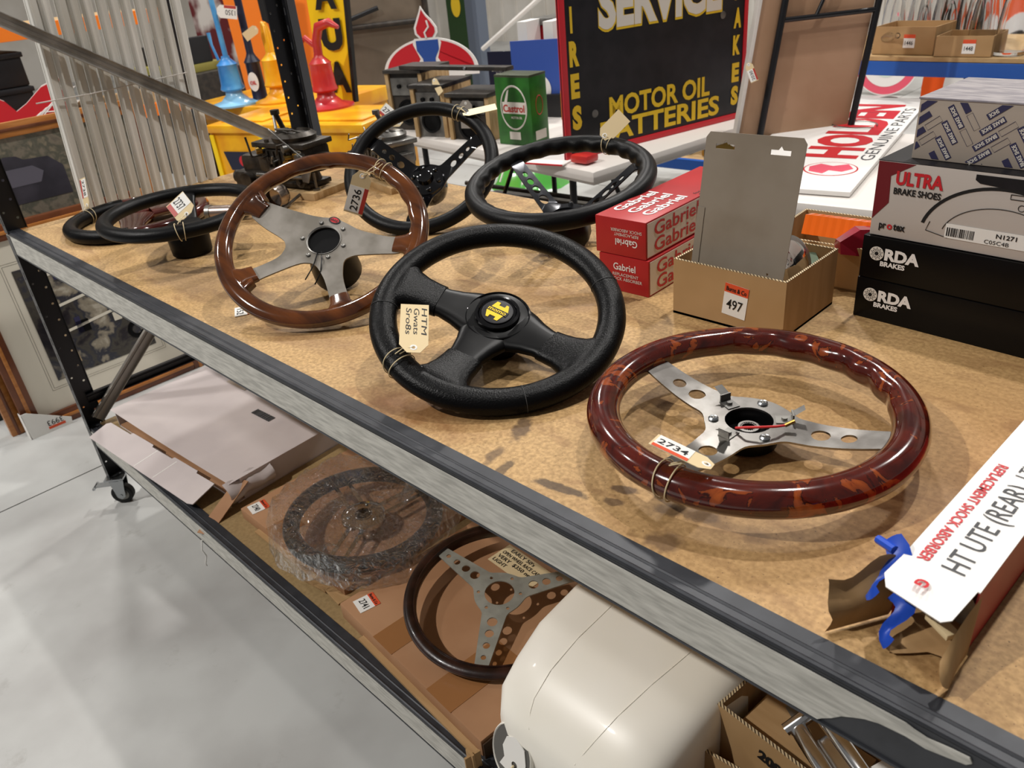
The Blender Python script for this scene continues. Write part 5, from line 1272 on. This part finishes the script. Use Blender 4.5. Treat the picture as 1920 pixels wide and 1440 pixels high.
MB(fm((.09, -.001, .145), (1, 0, 0), (0, 0, 1)) @ Matrix.Diagonal((.064, .082, 1, 1))).ring(1, .045, .002, 44, 6).build('oval_emblem', M_cream, c)
F = fm((.09, -.001, .145), (1, 0, 0), (0, 0, 1))
MB(F).box(-.056, .060, -.022, .022, 0, .001).build('name_band', M_cream, c, False)
text(c, 'Castrol', (.037, -.0022, .130), (1, 0, 0), (0, 0, 1), .028, .108, M_redst, bold=.03)
text(c, 'MOTOR OIL', (.075, -.0012, .104), (1, 0, 0), (0, 0, 1), .009, .055, M_cream, bold=.02)
MB(F).prism([(-.045, .022), (-.030, .022), (-.018, .070), (-.028, .064)], 0, .001).build('emblem_stroke', M_cream, c, False)
MB(F).box(-.03, .025, -.122, -.092, 0, .001).build('lower_label', M_cream, c, False)
MB().box(.1752, .1762, .02, .09, .02, .055).build('lower_label', M_cream, c, False)
MB(fm((.1755, .055, .15), (0, 1, 0), (0, 0, 1)) @ Matrix.Diagonal((.022, .036, 1, 1))).ring(1, .06, .001, 30, 6).build('oval_emblem', M_redst, c)
c = carton('oil_tin', 'black and amber tin standing half hidden between the green can and the sign', (.28, 1.93, .742), 10, .12, .12, .26, M_ink, 'can'); MB().box(-.001, .121, -.001, .121, .09, .20).build('amber_band', mat('amber_print', 'b07d14', .4), c, False)
# service sign
sg = thing('service_sign', 'large black and yellow motor oil service sign with a red border on the table', 'sign', (.495, 1.702, .743), 77.2)
W_ = .905; Hh = .80
MB().box(0, W_, 0, .012, 0, Hh, c=.002).build('sign_panel', M_signblk, sg)
for a in ((0, .024, 0, Hh), (W_-.018, W_, 0, Hh), (.024, W_-.018, 0, .022), (.024, W_-.018, Hh-.02, Hh)): MB().box(a[0], a[1], -.004, .013, a[2], a[3], c=.001).build('border', M_signred, sg)
def stext(s, u, v, h, w, m_=M_letyel, b=.03, e=.0015): return text(sg, s, (u, 0, v), (1, 0, 0), (0, 0, 1), h, w, m_, e=e, bold=b)
stext('MOTOR OIL', .205, .120, .072, .505); stext('BATTERIES', .160, .038, .072, .605)
stext('SERVICE', .165, .425, .150, .60, M_letyel, .065); stext('SERVICE', .168, .429, .143, .592, M_cream, .045, .002)
for s, v, w2 in (('S', .109, .042), ('E', .217, .038), ('R', .323, .042), ('I', .431, .010), ('T', .54, .04)): stext(s, .036 if s != 'I' else .045, v, .076, w2, b=.06)
for s, v in (('S', .062), ('E', .150), ('K', .252), ('A', .350), ('R', .45), ('B', .55)): stext(s, .830, v, .066, .040, b=.06)
for u, v in ((.138, .145), (.77, .40)): MB(fm((u, 0, v), (1, 0, 0), (0, 0, 1))).lathe([(.014, .0), (.014, .002), (.006, .003), (0, .003)], 20).build('bolt', M_gsteel, sg)
# sheet with red edge on the table front
t = thing('small_red_white_sign', 'small white sign with red edge lying at the near table edge', 'sign', (.36, 1.66, .744), 12)
MB().box(0, .16, -.05, .10, 0, .004).build('sign_sheet', M_wht, t, False); MB().box(0, .16, -.056, -.05, 0, .005).build('red_edge', M_signred, t, False)
t = MB(Matrix.Translation((.56, 1.70, .765))).box(-.03, .05, -.02, .05, -.018, .012, c=.012).build('red_tool_pouch', M_redp, None); tagp(t, 'small glossy red object on the near table edge seen through the dish wheel', 'pouch')
# hardboard panel (folded table underside) with black legs
t = thing('folded_table', 'folded table with brown hardboard underside and black tube legs leaning beside the service sign', 'table', (.905, 2.165, .745), 53.6)
F = fm((.012, 0, 0), (1, .0, 0), (.15, .02, 1))
MB(F).prism([(0, 0), (.425, 0), (.415, .85), (0, .85)], -.02, 0).build('hardboard_panel', M_hard, t, False)
MB(F).box(-.014, .0, 0, .85, -.024, .006, c=.002).build('white_edge', M_tablew, t, False); MB(F).box(-.014, .43, -.012, .0, -.024, .006).build('white_edge', M_tablew, t, False)
MB(F).tube([(.075, .0, .020), (.075, .85, .020)], .012, 12).build('leg_tube', M_blk, t); MB(F).tube([(.430, .0, .018), (.418, .85, .018)], .012, 12).build('leg_tube', M_blk, t)
MB(F).tube([(.075, .40, .018), (.425, .40, .018)], .009, 10).build('cross_tube', M_blk, t)
MB(F).tube([(.20, .40, .018), (.23, .50, .018)], .007, 10).build('lock_arm', M_blk, t)
mk_tag('small manila tag hanging from the white edge of the folded table', (.945, 2.165, 1.02), (.975, 2.165, .96), '2030', wdt=.028, nrm=(.8, -.6, .1))
# red lettered flat sign
t = thing('flat_lettered_sign', 'white flat sign with big red letters lying on the right folding table', 'sign', (1.375, 1.70, .745), 101.5)
Ls_, Ws_ = 1.35, .225
MB().box(-.01, Ls_, -.16, .26, 0, .014, c=.002).build('sign_panel', M_wht, t)
mb = MB(); mb.prism(ellp(.22, -.05, .080, .080, 36), .014, .0145); mb.build('roundel', M_signred, t, False)
MB().prism(ellp(.22, -.05, .075, .075, 36), .0145, .015).build('roundel_face', M_wht, t, False)
MB().prism([(.16, -.04), (.18, .005), (.23, .015), (.27, -.01), (.25, -.05), (.28, -.09), (.23, -.115), (.19, -.09), (.20, -.05)], .015, .0155).build('lion_emblem', M_pink, t, False)
text(t, 'HOLDEN', (.35, -.085, .0142), (1, 0, 0), (0, 1, 0), .165, .86, M_redprint, bold=.05)
text(t, 'GENUINE PARTS', (.34, -.145, .0142), (1, 0, 0), (0, 1, 0), .042, .80, M_inkg)
t = MB().tube([(1.20+.08*math.cos(a), 2.50+.06*math.sin(a), .765) for a in [k*.3 for k in range(21)]], .002, 6).build('wire_loop', M_gsteel, None); tagp(t, 'thin wire loop lying on the flat white and red sign', 'wire')

# green bowl and things on floor under tables
t = thing('lamp_cover', 'upturned glossy light green ribbed lamp shade on the floor beyond the trolley', 'shade', (-1.38, 3.42, 0), 0)
L = []
for r, z in ((.27, 0), (.26, .01), (.23, .05), (.20, .12), (.15, .17), (.06, .19), (.0001, .19)):
    L.append([(r*(1+.02*math.cos(12*2*PI*k/48))*math.cos(2*PI*k/48), r*(1+.02*math.cos(12*2*PI*k/48))*math.sin(2*PI*k/48), z) for k in range(48)])
MB().loft(L).build('shade_body', M_lgreen, t)
for a in (200, 250, 300): MB().tube([(.23*math.cos(math.radians(a)), .23*math.sin(math.radians(a)), .055), (.195*math.cos(math.radians(a)), .195*math.sin(math.radians(a)), .13), (.15*math.cos(math.radians(a)), .15*math.sin(math.radians(a)), .172)], .006, 6).build('painted_mark', M_wht, t)
t = thing('low_rack', 'blue beamed low rack with boxes seen under the folding table', 'rack', (-.75, 3.35, 0), 3)
MB().box(0, 1.6, 0, .03, .24, .30, c=.002).build('beam', M_blue, t, False); MB().box(0, 1.6, .03, .6, .28, .30).build('shelf_board', M_ply, t, False)
for x in (0, 1.55): MB().box(x, x+.04, .55, .59, 0, .42).build('upright', M_blk, t, False)
for i in range(5): MB().box(.15+.27*i, .35+.27*i, .1, .4, .30, .38+.03*(i % 3), c=.008).build('parts_box', (M_card, M_darkmix, M_brass, M_card, M_gsteel)[i], t)
t = thing('metal_tray', 'dark metal tray and rods stacked on the floor beneath the folding table', 'tray', (-.62, 1.95, 0), 8)
MB().box(0, .9, 0, .5, 0, .30, c=.01).build('tray_body', M_gsteel, t)
for i in range(5): MB().tube([(-.1, .05+.08*i, .32+.01*i), (.85, .0+.1*i, .33)], .012, 8).build('rod', M_darkmix, t)
t = MB().box(1.55, 1.95, 1.95, 2.4, .0, .28, c=.01).build('dark_toolbox', M_crate, None); tagp(t, 'dark toolbox on the floor under the right folding table', 'toolbox')

# books, red case, green strip, post
t = thing('open_book', 'open blue hardcover brochure with a white wheel picture standing behind the green can', 'book', (-.42, 2.22, .742), 12)
MB().box(0, .13, 0, .006, .10, .29, c=.001).build('back_cover', M_navy, t, False)
MB(Matrix.Translation((.13, 0, 0)) @ Matrix.Rotation(math.radians(14), 4, 'Z')).box(0, .24, 0, .006, .07, .33, c=.001).build('front_cover', mat('cover_blue', '3b57a8', .3), t, False)
MB(Matrix.Translation((.24, .024, .12)) @ Matrix.Rotation(math.radians(14), 4, 'Z') @ Matrix.Rotation(PI/2, 4, 'X')).ring(.055, .014, .002, 30, 6).build('wheel_picture', M_wht, t)
text(t, 'VALVE\nCATALOGUE\nPARTS', (.065, -.001, .22), (1, 0, 0), (0, 0, 1), .012, None, M_cream, align='c')
MB().box(.0, .36, .02, .20, 0, .10, c=.002).build('stand_block', M_crate, t)
for i in range(2): 
    b = thing('bookend_papers', ('left' if i == 0 else 'right')+' white stack of papers standing behind the blue brochure', 'papers', (-.33+.16*i, 2.34, .742), 12); MB().box(0, .05, 0, .12, .0, .40, c=.002).build('paper_stack', M_paper, b, False)
t = thing('red_case', 'red painted case with metal rim behind the blue brochure', 'case', (-.37, 2.47, .742), 5)
MB().box(0, .42, 0, .18, 0, .37, c=.01).build('case_body', M_signred, t); MB().box(-.01, .43, -.01, .19, .37, .40, c=.008).build('case_rim', M_gsteel, t)
t = thing('green_banner_can', 'tall dark green vertical sign with yellow emblem in the far background', 'sign', (-4.10, 5.2, .0), 5)
MB().box(0, .26, 0, .05, .0, 1.9, c=.004).build('sign_panel', mat('dark_green', '1d3a12', .4), t, False); MB(fm((.13, 0, .98), (1, 0, 0), (0, 0, 1))).prism(ellp(0, 0, .06, .10), 0, .004).build('emblem', M_letyel, t, False)
t = thing('steel_column', 'blue grey steel column with diagonal white brace in the background', 'column', (-3.50, 4.9, 0), 5)
MB().box(0, .14, 0, .14, 0, 2.4, c=.004).build('column_body', mat('blue_grey_paint', '5d6675', .45), t, False)
MB().tube([(.19, -.02, .64), (1.85, -.02, 1.58)], .022, 8).build('diagonal_brace', M_wht, t)

# blue rack with boxes and bottles
bry = 3.02
t = thing('blue_rack', 'blue beamed racking with chipboard shelf holding glass bottles and cartons', 'rack', (.58, bry, 0), 0)
MB().box(0, 2.9, 0, .035, .845, .90, c=.002).build('beam', M_blue, t, False); MB().box(0, 2.9, .0, .62, .902, .918, c=.001).build('shelf_board', M_ply, t, False)
MB().box(0, 2.9, .60, .62, .825, .90).build('beam', M_blue, t, False)
for x in (-.05, 2.9):
    for y in (0, .57): MB().box(x, x+.05, y, y+.05, 0, 1.7).build('upright', M_blue, t, False)
def tray(lab, x, y, rz, w, d, h, num):
    b = open_box('carton_tray', lab, (x, y, .919), rz, w, d, h, M_card, .003, edges=False); sticker(b, (w*.6, -.0005, h*.5), (1, 0, 0), (0, 0, 1), .045, .05, num, brand=False); return b
tray('open carton tray numbered 1446 on the blue rack, left one', 1.005, 3.06, -2, .24, .20, .105, '1446')
tray('open carton tray numbered 1448 on the blue rack, right one', 1.26, 3.025, 2, .20, .18, .075, '1448')
tray('carton tray at the left end of the blue rack, mostly hidden', .935, 3.20, 4, .07, .15, .08, '1445')
first = None
def bottle(x, y, s, lab, grp, z=.919, lie=False):
    t = thing('glass_bottle', lab, 'bottle', (x, y, z), random.random()*90, group=grp)
    prof = [(0, .004), (.045, .004), (.052, .0), (.055, .01), (.055, .05), (.052, .12), (.045, .18), (.030, .25), (.017, .30), (.015, .34), (.018, .345), (.018, .36), (.013, .36)]
    inn = [(.010, .355), (.012, .30), (.026, .25), (.041, .18), (.048, .12), (.051, .05), (.050, .014), (0, .012)]
    MB().lathe([(r*s, zz*s) for r, zz in prof+inn], 24).build('bottle_glass', M_glass, t)
    if lie: t.rotation_euler = (math.radians(80), 0, .8)
    return t
bottle(1.50, 3.10, 1.0, 'nearest clear conical glass oil bottle at the right end of the blue rack shelf', None)
bottle(1.62, 3.14, 1.0, 'clear conical glass oil bottle partly cut off by the right edge', None)
random.seed(4)
for i in range(12):
    bottle(.97+.100*(i % 4)+random.random()*.02, 3.32+.085*(i//4)+.02*(i % 2), .85+random.random()*.2, ('leftmost', 'second from left', 'third from left', 'rightmost')[i % 4]+' clear glass oil bottle in the '+('front', 'middle', 'rear')[i//4]+' row behind the carton trays', 'clear glass bottles at the back of the blue rack')
bottle(1.38, 3.17, .95, 'clear glass bottle standing behind the right carton tray', None)
bottle(.965, 3.16, .6, 'short clear bottle lying tilted at the left end of the rack', None, lie=True, z=.96)
# round signs
def roundsign(lab, c, R, bands, rz, tilt=0):
    t = thing('round_sign', lab, 'sign', c, rz); F = fm((0, 0, 0), (1, 0, 0), (0, tilt, 1))
    MB(F).prism(circ(0, 0, R, 64), -.02, 0).build('sign_disc', bands[0][1], t, False)
    for i, (r, m_) in enumerate(bands[1:]): MB(F).prism(circ(0, 0, R*r, 64), 0, .002*(i+1)).build('ring', m_, t, False)
    return t
roundsign('small pink and white round sign standing on the floor under the blue rack', (-.43, 6.95, .262), .262, [(1, M_wht), (.96, M_pink), (.72, M_wht), (.42, mat('sign_mint', 'cfe0d4', .5)), (.34, M_wht)], 8)
roundsign('big orange white and black round sign standing behind the blue rack', (1.20, 4.6, .515), .51, [(1, mat('ring_orange', 'ef5a18', .45)), (.77, M_wht), (.58, M_ink)], 0)
t = thing('cast_parts_pile', 'round cast brake parts lying on the floor beyond the right table', 'brake part', (-.25, 5.9, .0), 0)
for i, (x, y, r) in enumerate(((0, 0, .16), (.25, .15, .13), (-.28, .2, .12), (.1, .45, .14))): MB(Matrix.Translation((x, y, .0))).lathe([(r, 0), (r, .05), (r*.6, .06), (r*.5, .10), (r*.2, .11), (0, .11)], 28).build('drum', M_cast, t)
t = thing('floor_crate', 'grey parts crate on the floor beneath the blue rack', 'crate', (.4, 3.7, 0), 0); MB().box(0, .5, 0, .3, 0, .22, c=.01).build('crate_body', M_gsteel, t)
